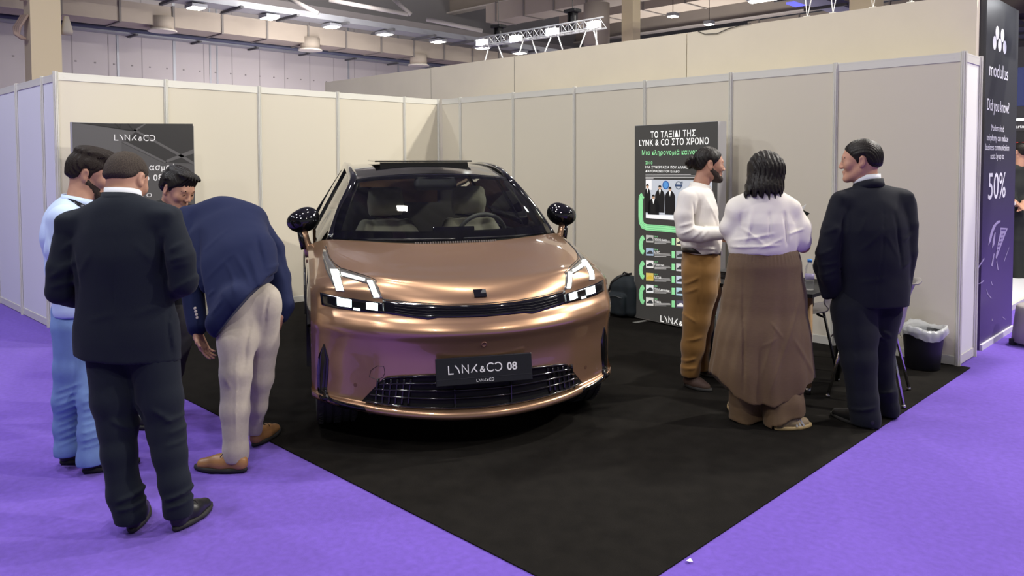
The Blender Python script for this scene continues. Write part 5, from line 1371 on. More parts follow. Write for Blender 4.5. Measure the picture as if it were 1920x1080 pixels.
def pleats(Q):
    x = (Q-o_)@RT; z = Q@UP; y = (Q-o_)@DF; th = np.arctan2(x, -y*1.6); k = np.clip((1.05-z)/.7, 0, 1)
    return -.009*np.sin(7*th+1.6*np.sin(3*z)+2*np.sin(2.3*th))*k-.0035*np.sin(17*th+2.5*np.sin(5*z))*k-.0035*np.exp(-((z-1.045)/.035)**2)*np.sin(46*th)
S.dis(pleats, .02)
for a, b, am, w in (((1407, 485, -.22), (1408, 748, -.3), -.012, .006), ((1500, 560, -.1), (1450, 740, -.25), .006, .012), ((1470, 600, -.25), (1440, 720, -.3), .004, .008), ((1455, 610, -.25), (1478, 640, -.25), .005, .006), ((1440, 660, -.28), (1470, 640, -.27), .004, .006), ((1495, 640, -.2), (1535, 712, -.1), .006, .012)):
    S.fold(P(*a), P(*b), w, am*1.6)
S.dis(cloth_noise(10, .003, 43, (1, 1, .4)), .004); F.put(S, 'skirt_panel', M_BROWNS, .008)
S = Sdf(); F.add(S, [(1402, 660, .02, 34), (1400, 760, .02, 33), (1398, 800, .02, 34)], .02, (DF, .8), .35); F.add(S, [(1464, 660, .0, 37), (1469, 760, -.08, 38), (1470, 830, -.12, 38)], .02, (DF, .8), .35)
S.keep(lambda Q: np.where((Q-P(1432, 780))@RT < 0, (P(1400, 789)-Q)@UP, (P(1458, 806, -.24)-Q)@UP+((Q-P(1458, 806, -.24))@RT)*.30), .006)
S.dis(lambda Q: .007*np.sin(38*(Q@RT)+2*np.sin(5*(Q@UP))), .008); F.put(S, 'wide_trousers', M_BROWNS, .008)
o, TT, L = shoe(F.o, GZ(1452, 808), GZ(1521, 800), M_SNEAK, M_GUM, tall=.06, lace=mat('lace_pale', (.6, .55, .45), .8))
k = MB()
for i in range(3): k.bar(TT(L*(.50+.09*i), -.046, .028), TT(L*(.42+.09*i), -.034, .068), .012, .010, UP)
k.build('stripe', M_WHITE, o)
h0 = GZ(1402, 786); shoe(F.o, h0, h0+dv(-.2, 1, 0)*.25, M_SNEAK, M_GUM, tall=.07)
B = Sdf(); f = dv(.12, 1, -.25); T, ax = head(B, P(1436, 326, .03), f, dv(0, .22, 1), .98, P(1433, 384, .0), .050)
B.chain([(P(1500, 440, 0), .040), (P(1506, 461, .01), .040), (P(1504, 452, .12), .036), (P(1496, 420, .27), .028)], .02)
hand(B, P(1493, 412, .30), dv(-.1, .5, .8), dv(-.9, 0, .2), dv(.2, -.9, .3), .9, .92)
B.chain([(P(1378, 450, .10), .036), (P(1392, 440, .24), .028)], .02); hand(B, P(1398, 436, .28), dv(.8, .5, .3), dv(0, -.3, 1), dv(-.1, .9, .2), .7, .92)
F.body(B); eyes(F.o, T, f, .98)
S = Sdf(); S.ell(P(1436, 317, .02), (.112, .118, .118), .03, ax=(RT, DF, UP)); S.cap(P(1437, 322, .0), P(1434, 350, -.02), .108, .112, .03, (DF, .85)); S.cap(P(1434, 350, -.02), P(1431, 366, -.05), .108, .116, .03, (DF, .62))
def ends(Q):
    x = (Q-P(1434, 350))@RT; z = Q@UP; zz = CAM[2]-(366-305)*4.9/F_PX
    return (zz+.020*np.sin(150*x)+.012*np.sin(331*x+1)+.10*np.abs(x)**1.0*0-(z))
S.keep(ends, .004); S.keep(lambda Q: np.minimum((Q-P(1436, 340, .085))@DF, .2), .02)
S.dis(strands(.0030, 240, RT, UP, 1), .006); link('hair', S.mesh(.0045), F.o, M_HAIRD)
# what she holds
e = empty('brochure', P(1510, 396, .22), label='dark green leaflet with white sheets in the hand of the person in the white blouse', cat='leaflet')
k = MB(); k.prism([P(1494, 416, .27), P(1505, 393, .22), P(1519, 400, .24), P(1509, 409, .28)], DF*.004); k.build('cover', mat('leaflet_green', (.03, .05, .04), .5), e)
k = MB(); k.prism([P(1499, 400, .26), P(1501, 390, .26), P(1512, 383.5, .26), P(1508, 392, .26)], DF*.004); k.build('sheet', M_WHITE, e)

# ---- 7: man in the dark suit at the right
F = Fig(4.88, 'person in a dark navy suit, hand in pocket, beside the plastic chair at right', GZ(1625, 800))
P, R = F.P, F.R; fl = (DF, .70)
J = Sdf(); F.add(J, [(1641, 610, .03, 62), (1641, 540, .02, 60), (1638, 480, .0, 62), (1634, 430, .0, 66), (1632, 404, .0, 58)], .05, fl, .6, 1)
F.add(J, [(1582, 376, .0, 20), (1628, 363, -.01, 19), (1690, 374, .0, 21)], .05)
J.box(P(1580, 377), (.05, .075, .045), ax=(RT, DF, UP), r=.03, k=.03); J.box(P(1692, 373), (.05, .075, .045), ax=(RT, DF, UP), r=.03, k=.03)
J.keep(lambda Q: (P(1641, 573)-Q)@UP, .006)
F.add(J, [(1579, 382, .0, 23), (1564, 430, -.02, 22), (1552, 474, -.02, 21), (1556, 515, .0, 19), (1563, 545, .06, 16)], .010)
J.chain(F.ch((1546, 480, .05, 16), (1541, 500, .06, 15), (1550, 552, .08, 10)), .02)
F.add(J, [(1693, 382, .0, 24), (1698, 420, -.02, 22), (1699, 470, -.01, 20), (1692, 545, .06, 15)], .010)
for a, b, am, w in (((1666, 385, -.2), (1658, 570, -.2), -.004, .004), ((1588, 400, -.12), (1590, 470, -.15), -.005, .012), ((1600, 400, -.15), (1594, 450, -.15), .006, .01), ((1640, 400, -.2), (1620, 440, -.2), .005, .012), ((1680, 400, -.15), (1690, 500, -.12), -.010, .010), ((1540, 480, -.1), (1570, 465, -.12), .005, .008), ((1545, 500, -.1), (1578, 492, -.1), .006, .008), ((1548, 520, -.1), (1576, 505, -.1), .006, .008)):
    J.fold(P(*a), P(*b), w, am*1.6)
for a, b, am in (((1608, 470), (1650, 430), .004), ((1678, 480), (1655, 440), .004), ((1612, 530), (1655, 520), .003), ((1548, 440), (1574, 425), .005), ((1690, 450), (1712, 440), .005), ((1690, 500), (1708, 492), .005)): J.fold(P(*a, -.1), P(*b, -.1), .012, am*1.6)
J.dis(cloth_noise(9, .0045, 52), .006).dis(cloth_noise(26, .0028, 52+1, (1, 1, .7)), .003); F.put(J, 'jacket', M_NAVYR, .009)
collar(F, 'jacket_collar', P(1628, 342, .01), .083, .050, M_NAVYR, dv(-.8, .9, 0), .045, .012)
collar(F, 'shirt_collar', P(1626, 333, .012), .074, .046, mat('collar_white'), dv(-.8, .9, 0), .035, .004)
Tm = Sdf(); Tm.legs = True; F.add(Tm, [(1610, 556, .05, 42), (1655, 556, .06, 40)], .04, (DF, .75), .6)
F.add(Tm, [(1601, 582, .04, 42), (1606, 630, .02, 38), (1611, 675, -.02, 31), (1619, 750, -.05, 25.5), (1623, 782, -.06, 25), (1624, 810, -.06, 25)], .03)
F.add(Tm, [(1650, 585, .10, 40), (1648, 640, .12, 30), (1652, 690, .12, 23), (1661, 735, .1, 20), (1667, 765, .1, 18), (1669, 792, .1, 18)], .03)
Tm.keep(lambda Q: np.where((Q-P(1645, 700, .02))@RT > .0, (P(1668, 779, .1)-Q)@UP, (P(1624, 796, -.06)-Q)@UP), .004)
for a, b, am in (((1578, 560, -.1), (1560, 545, -.05), .008), ((1612, 620, -.2), (1618, 770, -.2), .004), ((1645, 625, 0), (1662, 640, 0), .008), ((1600, 775, -.15), (1645, 765, -.15), .007), ((1655, 745, -.02), (1684, 738, -.02), .008), ((1652, 620, 0), (1668, 630, .02), .008)): Tm.fold(P(*a), P(*b), .010, am*1.6)
Tm.dis(cloth_noise(24, .004, 55, (1, 1, .20)), .005); F.put(Tm, 'trousers', M_NAVYR, .0085)
shoe(F.o, GZ(1640, 808), GZ(1558, 779), M_BLKSHOE, tall=.065); shoe(F.o, GZ(1683, 785), GZ(1640, 764), M_BLKSHOE, tall=.065)
B = Sdf(); f = dv(-1, .52, -.04); T, ax = head(B, P(1614, 303, .02), f, dv(0, .06, 1), 1.12, P(1628, 352, .0), .060)
hand(B, P(1565, 548, .08), dv(.3, .2, -1), dv(.9, 0, 0), dv(0, 1, 0), .6); hand(B, P(1691, 555, .07), dv(-.1, .1, -1), dv(-.9, .1, 0), dv(0, 1, 0), .6)
F.body(B); eyes(F.o, T, f, 1.12); brow_mesh(F.o, T, M_HAIRD, 1.12)
hair(F.o, T, ax, 1.12, M_HAIRD, [(.12, .076), (.088, .074), (.066, .050), (.044, .022), (.024, .004), (.010, -.022), (-.006, .022), (-.030, .020), (-.042, -.022), (-.062, -.046), (-.12, -.052)], .008, amp=.0010, freq=560)
# ------------------------------------------------------------------ boards, furniture and small things
class Board:
    """a flat face standing in the hall; local s runs along it, z up, n towards the viewer"""
    def __init__(s, o, ex, parent): s.o = V3(o); s.ex = unit(ex); s.n = unit(np.cross(s.ex, UP)); s.p = parent
    def px(s, u, v):
        r = cray(u, v); t = ((s.o-CAM)@s.n)/(r@s.n); q = CAM+r*t-s.o; return q@s.ex, q[2]
    def at(s, a, z, lift=0.0): return s.o+s.ex*a+UP*z+s.n*lift
    def poly(s, name, pts, m, lift, px=True, parent=None):
        k = MB(); L = [s.px(*q) if px else q for q in pts]
        k.add([s.at(a, z, lift) for a, z in L], [tuple(range(len(L)))]); return k.build(name, m, parent or s.p, fixn=False)
    def polys(s, name, LL, m, lift, px=True, parent=None):
        k = MB()
        for pts in LL:
            L = [s.px(*q) if px else q for q in pts]; k.add([s.at(a, z, lift) for a, z in L], [tuple(range(len(L)))])
        return k.build(name, m, parent or s.p, fixn=False)
    def text(s, body, u0, v0, u1, m, lift=0.003, name='lettering', bold=0.0, hscale=1.0, mb=None, align='LEFT'):
        """lettering whose base line starts at pixel (u0, v0) and whose width ends at u1"""
        a0, z0 = s.px(u0, v0); a1, _ = s.px(u1, v0)
        vs, fs = text_verts(body, size=1.0, bold=bold*.55, align='LEFT', spacing=1.12); w = vs[:, 0].max()-vs[:, 0].min(); sc = (a1-a0)/w; x0 = vs[:, 0].min()
        k = mb or MB(); k.add([s.at(a0+(q[0]-x0)*sc, z0+q[1]*sc*hscale, lift) for q in vs], fs)
        return None if mb else k.build(name, m, s.p, fixn=False)
    def mark(s, u0, v0, u1, m, w=0.16, lift=0.003):
        a0, z0 = s.px(u0, v0); a1, _ = s.px(u1, v0); st, L = wordmark_strokes(); sc = (a1-a0)/L; k = MB()
        stroke_mesh(k, st, w*sc, s.ex, UP, s.at(a0, z0), s.n, sc, lift); k.build('lettering', m, s.p, fixn=False)
def feet(e, pts, ex, n, m):
    for p in pts:
        k = MB(); k.prism([p-ex*.025-n*.20, p+ex*.025-n*.20, p+ex*.025+n*.16, p-ex*.025+n*.16], UP*.008); k.build('foot', m, e)
def printed(name, c=None, e=0.0):
    if name in MATS: return MATS[name]
    return mat(name, c, 0.5, emit=c if e else None, es=e)
def tilted_frame(e, B, w, h, th, m):
    k = MB(); k.prism([B.at(0, .02, -th), B.at(w, .02, -th), B.at(w, h, -th), B.at(0, h, -th)], B.n*(th-.002)); k.build('frame', m, e)
M_FRAME = mat('lightbox_frame', (0.55, 0.55, 0.54), 0.4, metal=0.3)

# ---- right: lit timeline board
E0 = V3((3.375, -.212, 0)); EX = unit((1.054, -.159, 0))
e = empty('lightbox', E0, label='lit dark grey timeline board with white Greek heading, standing against the right wall', cat='display board')
B = Board(E0, EX, e); W, H = 1.066, 2.012
tilted_frame(e, B, W, H, .12, M_FRAME)
B.poly('print_panel', [(0.004, .024), (W-.004, .024), (W-.004, H-.004), (.004, H-.004)], printed('board_grey', (.050, .049, .046), .35), 0.0, px=False)
TW = printed('board_white', (.85, .85, .82), .55); TG = printed('board_green', (.30, .75, .36), .45); TGD = printed('board_green_line', (.12, .42, .20), .4)
B.text('ΤΟ ΤΑΞΙΔΙ ΤΗΣ', 1220.6, 258.5, 1304.5, TW, bold=.022, hscale=1.18)
B.text('LYNK & CO ΣΤΟ ΧΡΟΝΟ', 1199.5, 273.5, 1329.5, TW, bold=.022, hscale=1.22)
B.text('Μια κληρονομιά καινοτομίας', 1204.6, 290.5, 1336, TG, bold=.012, hscale=1.12)
B.text('2010', 1211, 308, 1224, TG, bold=.02); B.text('ΜΙΑ ΣΥΝΕΡΓΑΣΙΑ ΠΟΥ ΑΛΛΑΖΕΙ ΚΑΙ', 1211, 315.8, 1307, TW, bold=.025); B.text('ΔΙΑΜΟΡΦΩΝΕΙ ΤΟΝ ΚΛΑΔΟ', 1211, 322.8, 1274.5, TW, bold=.025)
B.polys('small_print', [[(1211, v), (u1, v+.3), (u1, v+1.5), (1211, v+1.2)] for v, u1 in ((326.2, 1296), (329.0, 1305), (331.8, 1304), (334.2, 1226))], printed('board_fine', (.5, .5, .48), .4), .002)
ph = B.poly('photo_print', [(1211.5, 336.8), (1336, 338.5), (1336, 418), (1211.5, 408.5)], printed('photo_wall', (.50, .53, .58), .45), .002)
B.poly('photo_table', [(1212, 402), (1336, 407.5), (1336, 418), (1212, 408.5)], printed('photo_table', (.85, .85, .85), .5), .0026)
B.poly('photo_edge', [(1211.5, 336.8), (1222.5, 337), (1222.5, 356), (1211.5, 356)], printed('photo_bright', (.8, .8, .8), .5), .0024)
SU = printed('photo_suit', (.012, .012, .014), .2); FC = printed('photo_face', (.50, .30, .19), .45); HR = printed('photo_hair', (.015, .012, .01), .2)
def figure(x, top, w, bot, seated=False):
    c = []
    B.poly('photo_figure', [(x-w*.30, top+8), (x-w*.75, top+13), (x-w, top+19), (x-w*.95, bot), (x+w*.95, bot+1), (x+w, top+19), (x+w*.75, top+13), (x+w*.30, top+8)], SU, .003)
    B.poly('photo_figure', [(x-w*.22, top+9), (x, top+19), (x+w*.22, top+9)], TW, .0034)
    n = 12; B.poly('photo_figure', [(x+2.6*math.cos(6.283*i/n), top+5.2+4.2*math.sin(6.283*i/n)) for i in range(n)], FC, .0036)
    B.poly('photo_figure', [(x+2.9*math.cos(math.pi+3.14159*i/8), top+4.4+3.8*math.sin(math.pi+3.14159*i/8)) for i in range(9)], HR, .0039)
figure(1214.8, 344, 5.6, 398); figure(1238, 346.5, 9, 398); figure(1257, 349.5, 9.8, 402); figure(1226, 364, 11, 402)
def disc(u, v, a, b_, m, lift, name='photo_emblem'):
    B.poly(name, [(u+a*math.cos(6.283*i/20), v+b_*math.sin(6.283*i/20)) for i in range(20)], m, lift)
disc(1249, 347, 6.2, 8.2, printed('emblem_blue', (.02, .10, .35), .4), .0025); disc(1249, 347, 4.6, 6.2, printed('emblem_light', (.10, .30, .62), .4), .0027)
disc(1273, 347.5, 6.2, 8, printed('emblem_grey', (.12, .15, .20), .4), .0025); disc(1273, 347.5, 4.4, 6, printed('photo_wall'), .0027)
B.poly('photo_emblem', [(1266, 345.5), (1280, 346), (1280, 350), (1266, 349.5)], printed('emblem_bar', (.04, .07, .15), .4), .0029); B.poly('photo_emblem', [(1276, 341), (1281, 340), (1280.5, 346), (1279, 344)], printed('emblem_grey'), .0029)
# green track
def band(L, w, lift=.002):
    k = MB(); P2 = [V3((*B.px(*q), 0)) for q in L]
    st = [[(q[0], q[1]) for q in P2]]; stroke_mesh(k, st, w, B.ex, UP, B.o, B.n, 1.0, lift); k.build('green_track', TG, e, fixn=False)
    for o_ in (-.33, 0, .33):
        k = MB(); q = [P2[0]]
        st = []; 
        for i in range(len(P2)):
            t = unit(P2[min(i+1, len(P2)-1)]-P2[max(i-1, 0)]); st.append((P2[i][0]-t[1]*w*o_, P2[i][1]+t[0]*w*o_))
        stroke_mesh(k, [st], w*.07, B.ex, UP, B.o, B.n, 1.0, lift+.0006); k.build('track_line', TGD, e, fixn=False)
band([(1206, 366), (1203, 369), (1202, 377), (1202, 405), (1203, 417), (1206, 423), (1213, 426), (1240, 428), (1270, 431), (1336, 437)], .062)
rows = [(440.5, 454.2), (464.8, 479), (488, 502), (511.3, 525.8), (533.5, 548.8), (557.3, 572.5)]
for a, b_ in ((0, 1), (2, 3), (4, 5)):
    t, q = rows[a][0]+1, rows[b_][1]-2; c_ = (t+q)/2
    band([(1208, t+3), (1204.5, t+6), (1202.5, t+12), (1202, c_), (1202.5, q-12), (1204.5, q-6), (1208, q-3)], .050)
names = [('2010', 'VOLVO CARS'), ('2016', 'LEVC'), ('2017', 'POLESTAR'), ('2017', 'LOTUS'), ('2021', 'SEA-PLATFORM'), ('2021', 'ZEEKR')]
cols = [(.45, .45, .42), (.35, .45, .58), (.75, .75, .72), (.62, .48, .12), (.78, .82, .82), (.72, .72, .68)]
cols2 = [(.70, .66, .45), (.35, .36, .38), (.6, .6, .6), (.55, .62, .72), (.42, .60, .68), (.10, .09, .14)]
M_CARP = printed('picture_dark', (.05, .055, .06), .3); M_CARY = printed('picture_yellow', (.65, .45, .05), .4)
for i, ((t, q), (yr, nm)) in enumerate(zip(rows, names)):
    B.poly('picture', [(1212, t), (1226, t+1), (1226, q+.6), (1212, q)], printed('picture_%s' % 'abcdef'[i], cols[i], .45), .002)
    mid = (t+q)/2+1; B.poly('picture', [(1213.2, mid+3), (1213.4, mid), (1216, mid-.6), (1218, mid-3), (1222, mid-3), (1224, mid-.5), (1225, mid+.5), (1225, mid+3.4)], M_CARY if i == 3 else M_CARP, .0026)
    B.text(yr, 1228, t+4, 1234, TG, bold=.02); B.text(nm, 1228, t+9.2, 1228+2.05*len(nm)+2, TW, bold=.03)
    B.polys('small_print', [[(1228, v), (u1, v+.5), (u1, v+1.6), (1228, v+1.1)] for v, u1 in ((t+10.6, 1257), (t+13.0, 1258), (t+15.2, 1250))], printed('board_fine'), .002)
    t2 = t+6; B.poly('green_track', [(1260, t2), (1266, t2+.3), (1266, t2+13), (1260, t2+12.6)], TG, .002)
    B.poly('picture', [(1268.5, t2-.4), (1283, t2+.6), (1283, t2+15.2), (1268.5, t2+14)], printed('picture_%s' % 'ghijkl'[i], cols2[i], .45), .002)
    mid = t2+8; B.poly('picture', [(1270, mid+3), (1270.4, mid), (1273, mid-.6), (1275, mid-3), (1279, mid-3), (1281, mid-.5), (1282, mid+.5), (1282, mid+3.4)], M_CARP if i != 5 else TW, .0026)
B.poly('green_track', [(1330, 577), (1343, 578.4), (1343, 592.5), (1330, 591)], TG, .002)
B.mark(1239.8, 602.3, 1300, TW, .17)
feet(e, [B.at(.16, 0), B.at(.92, 0)], B.ex, B.n, mat('foot_plate', (.45, .45, .42), .4, metal=.4))

# ---- left: board with the hall photograph
E0 = V3((.52, -4.665, 0)); EX = V3((0, 1, 0))
e = empty('lightbox', E0, label='dark grey board with a printed hall interior, standing in front of the left wall', cat='display board')
B = Board(E0, EX, e); W, H = 1.085, 2.005
tilted_frame(e, B, W, H, .06, M_FRAME)
B.poly('print_panel', [(.002, .022), (W-.002, .022), (W-.002, H-.002), (.002, H-.002)], printed('hall_print', (.078, .076, .076)), 0.0, px=False)
def Q(L): return [(120+x/7.385, 220+y/7.385) for x, y in L]
D1 = printed('print_dark', (.026, .025, .025)); D2 = printed('print_light', (.100, .097, .097)); D3 = printed('print_black', (.010, .010, .010))
B.poly('printed_wall', Q([(120, 95), (215, 82), (960, 190), (800, 330), (800, 900), (130, 900)]), printed('print_wall', (.10, .098, .098)), .0012)
B.poly('printed_roof', Q([(120, 82), (1785, 90), (1800, 640), (1430, 620), (820, 340), (1000, 200), (960, 180), (215, 84)]), D1, .0014)
for L in ([(960, 180), (985, 165), (1640, 520), (1610, 545)], [(1410, 630), (1420, 590), (1795, 440), (1797, 500)], [(900, 260), (960, 180), (1110, 92), (1140, 92)], [(1610, 545), (1640, 520), (1800, 620), (1800, 660)], [(800, 345), (850, 330), (1440, 625), (1430, 650)]):
    B.poly('printed_beam', Q(L), D2, .0018)
for L in ([(215, 80), (230, 78), (965, 178), (960, 195)], [(700, 84), (715, 84), (775, 150), (760, 155)], [(770, 86), (785, 86), (782, 155), (770, 155)], [(875, 86), (890, 86), (968, 180), (955, 185)]):
    B.poly('printed_truss', Q(L), D3, .0022)
LW = printed('print_white', (.80, .80, .79))
B.mark(215.2, 262.8, 290.5, LW, .15)
B.text('ασμούς', 280, 319, 339, LW, bold=.022); B.text('ο 08', 271, 339, 305, LW, bold=.022)
B.text('ΣΤΟ', 252, 370, 285, LW, bold=.0, hscale=.6)
feet(e, [B.at(.13, 0), B.at(.95, 0)], B.ex, B.n, mat('foot_white', (.7, .7, .68), .4))

# ---- dark banner at the end of the tall wall
e = empty('banner_wall', (6.30, .72, 0), label='tall black and purple banner with white lettering at the right end of the walls', cat='banner')
B = Board((6.33, .735, 0), (0, 1, 0), e); W, H = 1.12, 3.06
m = bpy.data.materials.new('banner_print'); m.use_nodes = True; nt = m.node_tree; bs = nt.nodes['Principled BSDF']; bs.inputs['Roughness'].default_value = .42
tc = nt.nodes.new('ShaderNodeTexCoord'); sx = nt.nodes.new('ShaderNodeSeparateXYZ'); cr = nt.nodes.new('ShaderNodeValToRGB'); mr = nt.nodes.new('ShaderNodeMapRange'); mr.inputs['From Max'].default_value = 3.06
nt.links.new(tc.outputs['Object'], sx.inputs[0]); nt.links.new(sx.outputs['Z'], mr.inputs['Value']); nt.links.new(mr.outputs[0], cr.inputs[0]); nt.links.new(cr.outputs[0], bs.inputs['Base Color'])
cr.color_ramp.elements[0].color = (.070, .045, .165, 1); cr.color_ramp.elements[1].position = .62; cr.color_ramp.elements[1].color = (.042, .044, .048, 1); q = cr.color_ramp.elements.new(.28); q.color = (.062, .042, .135, 1)  # printed gradient; its grey top also has glare put into the colour
k = MB(); k.prism([B.at(0, 0, -.14), B.at(W, 0, -.14), B.at(W, H, -.14), B.at(0, H, -.14)], B.n*.14); k.build('board', m, e)
k = MB(); k.prism([B.at(0, 0, .0), B.at(W, 0, .0), B.at(W, .05, .0), B.at(0, .05, .0)], B.n*.02); k.build('skirting', mat('skirting', (.62, .60, .66), .5), e)
BW = printed('banner_white', (.80, .80, .84))
for (u, v) in ((1870, 61.7), (1879.7, 66.7), (1865, 80.5), (1874.7, 84.7), (1884, 89)):
    a, z = B.px(u, v); k = MB(); k.add([B.at(a+.060*math.cos(6.283*i/24), z+.060*math.sin(6.283*i/24), .002) for i in range(24)], [tuple(range(24))]); k.build('emblem_dot', BW, e, fixn=False)
def btext(t, u0, v, u1, cap):
    a0, z = B.px(u0, v); a1, _ = B.px(u1, v); vs, fs = text_verts(t, size=1.0, bold=.004); lo, hi = vs[:, 0].min(), vs[:, 0].max(); sx_ = (a1-a0)/(hi-lo); sy_ = cap/.72
    k = MB(); k.add([B.at(a0+(q[0]-lo)*sx_, z+q[1]*sy_, .002) for q in vs], fs); k.build('lettering', BW, e, fixn=False)
btext('modulus', 1855, 141, 1890, .125); btext('Did you know?', 1851, 206, 1892, .105)
for t, u0, v, u1 in (('Modern cloud', 1859, 245, 1882), ('telephony can reduce', 1850, 263, 1890), ('business communication', 1848, 281, 1892), ('costs by up to', 1857, 298, 1882)): btext(t, u0, v, u1, .058)
btext('50%', 1852.5, 374, 1885, .24)
PL = printed('banner_lilac', (.34, .29, .48)); PD = printed('banner_shade', (.10, .07, .20))
def zz(L): return [(1780+x/3.6, 380+y/3.6) for x, y in L]
B.poly('printed_wheel', zz([(345, 120), (325, 122), (295, 155), (275, 210), (262, 290), (280, 260), (295, 200), (318, 150), (345, 130)]), PL, .002)
B.poly('printed_wheel', zz([(345, 168), (395, 172), (350, 290), (318, 380), (312, 370), (328, 270), (345, 190)]), PL, .002)
B.polys('printed_holes', [zz([(x-d, y), (x, y-8), (x+d, y), (x, y+8)]) for x, y, d in [(356-9*i+10*j, 215+26*i-2*j, 4) for i in range(5) for j in range(2)]]+[zz([(350, 180), (382, 181), (380, 190), (349, 189)])], PD, .003)
B.poly('printed_wheel', zz([(305, 205), (312, 200), (305, 280), (288, 310), (292, 260)]), PL, .002)
for L in ([(190, 455), (205, 430), (238, 380), (232, 372), (200, 425)], [(190, 550), (215, 545), (235, 528), (230, 522), (212, 538)], [(248, 580), (262, 615), (286, 645), (278, 645), (256, 615)], [(322, 390), (332, 455), (326, 455), (318, 400)], [(405, 295), (402, 310), (370, 400), (368, 395)], [(282, 425), (300, 340), (305, 345), (292, 430)], [(285, 530), (290, 550), (298, 558), (288, 556), (280, 535)], [(358, 768), (382, 788), (378, 790), (356, 772)], [(288, 780), (296, 798), (286, 796)]):
    B.poly('printed_wheel', zz(L), PL, .002)
k = MB(); k.tube([(6.45, .85, 3.12), (6.45, 1.75, 3.12)], .02, 8); k.build('lamp_arm', M_BLACKP, e)
f = empty('banner_lamp', (6.7, 1.5, 3.16), label='bright strip lamp on a black arm above the purple banner', cat='lamp')
k = MB(); k.box((6.50, 1.35, 3.13), (7.0, 1.75, 3.19)); k.build('housing', M_BLACKP, f); k = MB(); k.box((6.53, 1.38, 3.118), (6.97, 1.72, 3.131)); k.build('diffuser', glow('strip_white', (.95, .97, 1), 12), f)

# ---- neighbouring stand at the far right
e = empty('platform', (4.0, 2.3, 0), label='low white platform floor of the stand beyond the purple banner', cat='platform')
k = MB(); k.box((-3.0, 2.02, 0), (6.05, 8.0, .05)); k.build('deck', mat('deck_white', (.72, .72, .74), .35), e); k = MB(); k.box((6.05, 2.0, 0), (6.09, 8.0, .06)); k.build('edge_trim', M_ALU, e)
e = empty('counter', (5.2, 4.4, .05), label='white reception counter partly hidden by the purple banner', cat='counter')
k = MB(); k.box((4.0, 3.95, .12), (5.55, 5.6, 1.04)); k.build('body', mat('counter_white', (.75, .76, .80), .4), e, bevel=.01)
k = MB(); k.box((3.95, 3.9, 1.04), (5.62, 5.65, 1.09)); k.build('worktop', M_WHITE, e, bevel=.008); k = MB(); k.box((4.05, 4.0, .051), (5.5, 5.55, .12)); k.build('plinth', M_ALUD, e)
e = empty('backdrop', (3.0, 8.0, 0), label='black backdrop with red and white lettering behind the white counter', cat='backdrop')
B = Board((-2.0, 7.9, 0), (1, 0, 0), e)
k = MB(); k.prism([B.at(0, 0.05, -.1), B.at(9.0, .05, -.1), B.at(9.0, 2.12, -.1), B.at(0, 2.12, -.1)], B.n*.1); k.build('panel', mat('backdrop_black', (.012, .012, .014), .5), e)
B.text('Partner', 1900, 240.5, 1930, TW, bold=.03, lift=.004, hscale=1.2); B.text('ota.gr', 1896.5, 271.5, 1924, printed('red_letter', (.8, .05, .03)), bold=.03, lift=.004, hscale=1.2); B.text('DATA', 1893, 287, 1905, TW, lift=.004, bold=.02); B.text('SHARE', 1893, 292, 1909, TW, lift=.004, bold=.02)
k = MB(); k.box((2.0, 7.5, 2.5), (7.0, 7.6, 3.1)); tag(k.build('hanging_sign', mat('sign_blue', (.02, .03, .12), .5)), 'dark blue hanging sign over the far stand at the right edge', 'sign')
p = AT(1912, 226, 11.6); e = empty('spotlight', p, label='small white spotlight shining on the black backdrop', cat='lamp'); k = MB(); k.box(p-V3((.09, .05, .0)), p+V3((.09, .05, .03))); k.build('head', glow('spot_small', (.95, .98, 1), 6), e)
F = Fig(10.6, 'person in black clothes behind the white counter, at the right edge', AT(1912, 545, 10.6))
P, R = F.P, F.R
J = Sdf(); F.add(J, [(1912, 400, 0, 16), (1912, 350, 0, 18), (1912, 322, 0, 15)], .05, (DF, .65)); F.add(J, [(1899, 318, 0, 8), (1925, 318, 0, 8)], .04); F.add(J, [(1898, 320, 0, 7), (1895, 352, 0, 6.5), (1906, 378, -.1, 5)], .03); F.add(J, [(1927, 320, 0, 7), (1930, 352, 0, 6.5), (1920, 378, -.1, 5)], .03); J.dis(cloth_noise(8, .004, 61), .006); F.put(J, 'jacket', M_BLACKJ, .015)
Tm = Sdf(); F.add(Tm, [(1906, 400, 0, 13), (1906, 450, 0, 10), (1906, 536, 0, 8)], .03); F.add(Tm, [(1919, 400, 0, 13), (1919, 450, 0, 10), (1919, 536, 0, 8)], .03); F.put(Tm, 'trousers', M_BLACKJ, .015)
Bd = Sdf(); f = dv(-.4, .9, 0); T, ax = head(Bd, P(1912, 285), f, UP, 1.0, P(1912, 312)); 
hand(Bd, P(1907, 381, -.12), dv(.4, -.3, -.6), dv(0, 0, 1), dv(.6, 0, .2), .6); hand(Bd, P(1919, 381, -.12), dv(-.4, -.3, -.6), dv(0, 0, 1), dv(-.6, 0, .2), .6)
Bd.chain(F.ch((1906, 530, 0, 6), (1905, 540, -.1, 5))); Bd.chain(F.ch((1919, 530, 0, 6), (1918, 540, -.1, 5))); F.body(Bd, .008); hair(F.o, T, ax, 1.0, M_HAIRD, SHORT, .012, h=.006)
e = empty('stool', GZ(1946, 648), label='grey plastic stool cut off by the right edge of the photo', cat='stool')
c = GZ(1946, 648); k = MB(); k.lathe([(.20, .03), (.17, .34), (.15, .36), (0, .36)], 24, c); k.build('shell', mat('stool_grey', (.42, .38, .36), .5), e, True)
k = MB(); k.lathe([(.03, 0), (.03, .05)], 10, c+V3((-.17, -.10, 0))); k.lathe([(.03, 0), (.03, .05)], 10, c+V3((.15, .10, 0))); k.build('foot', M_BLACKP, e)

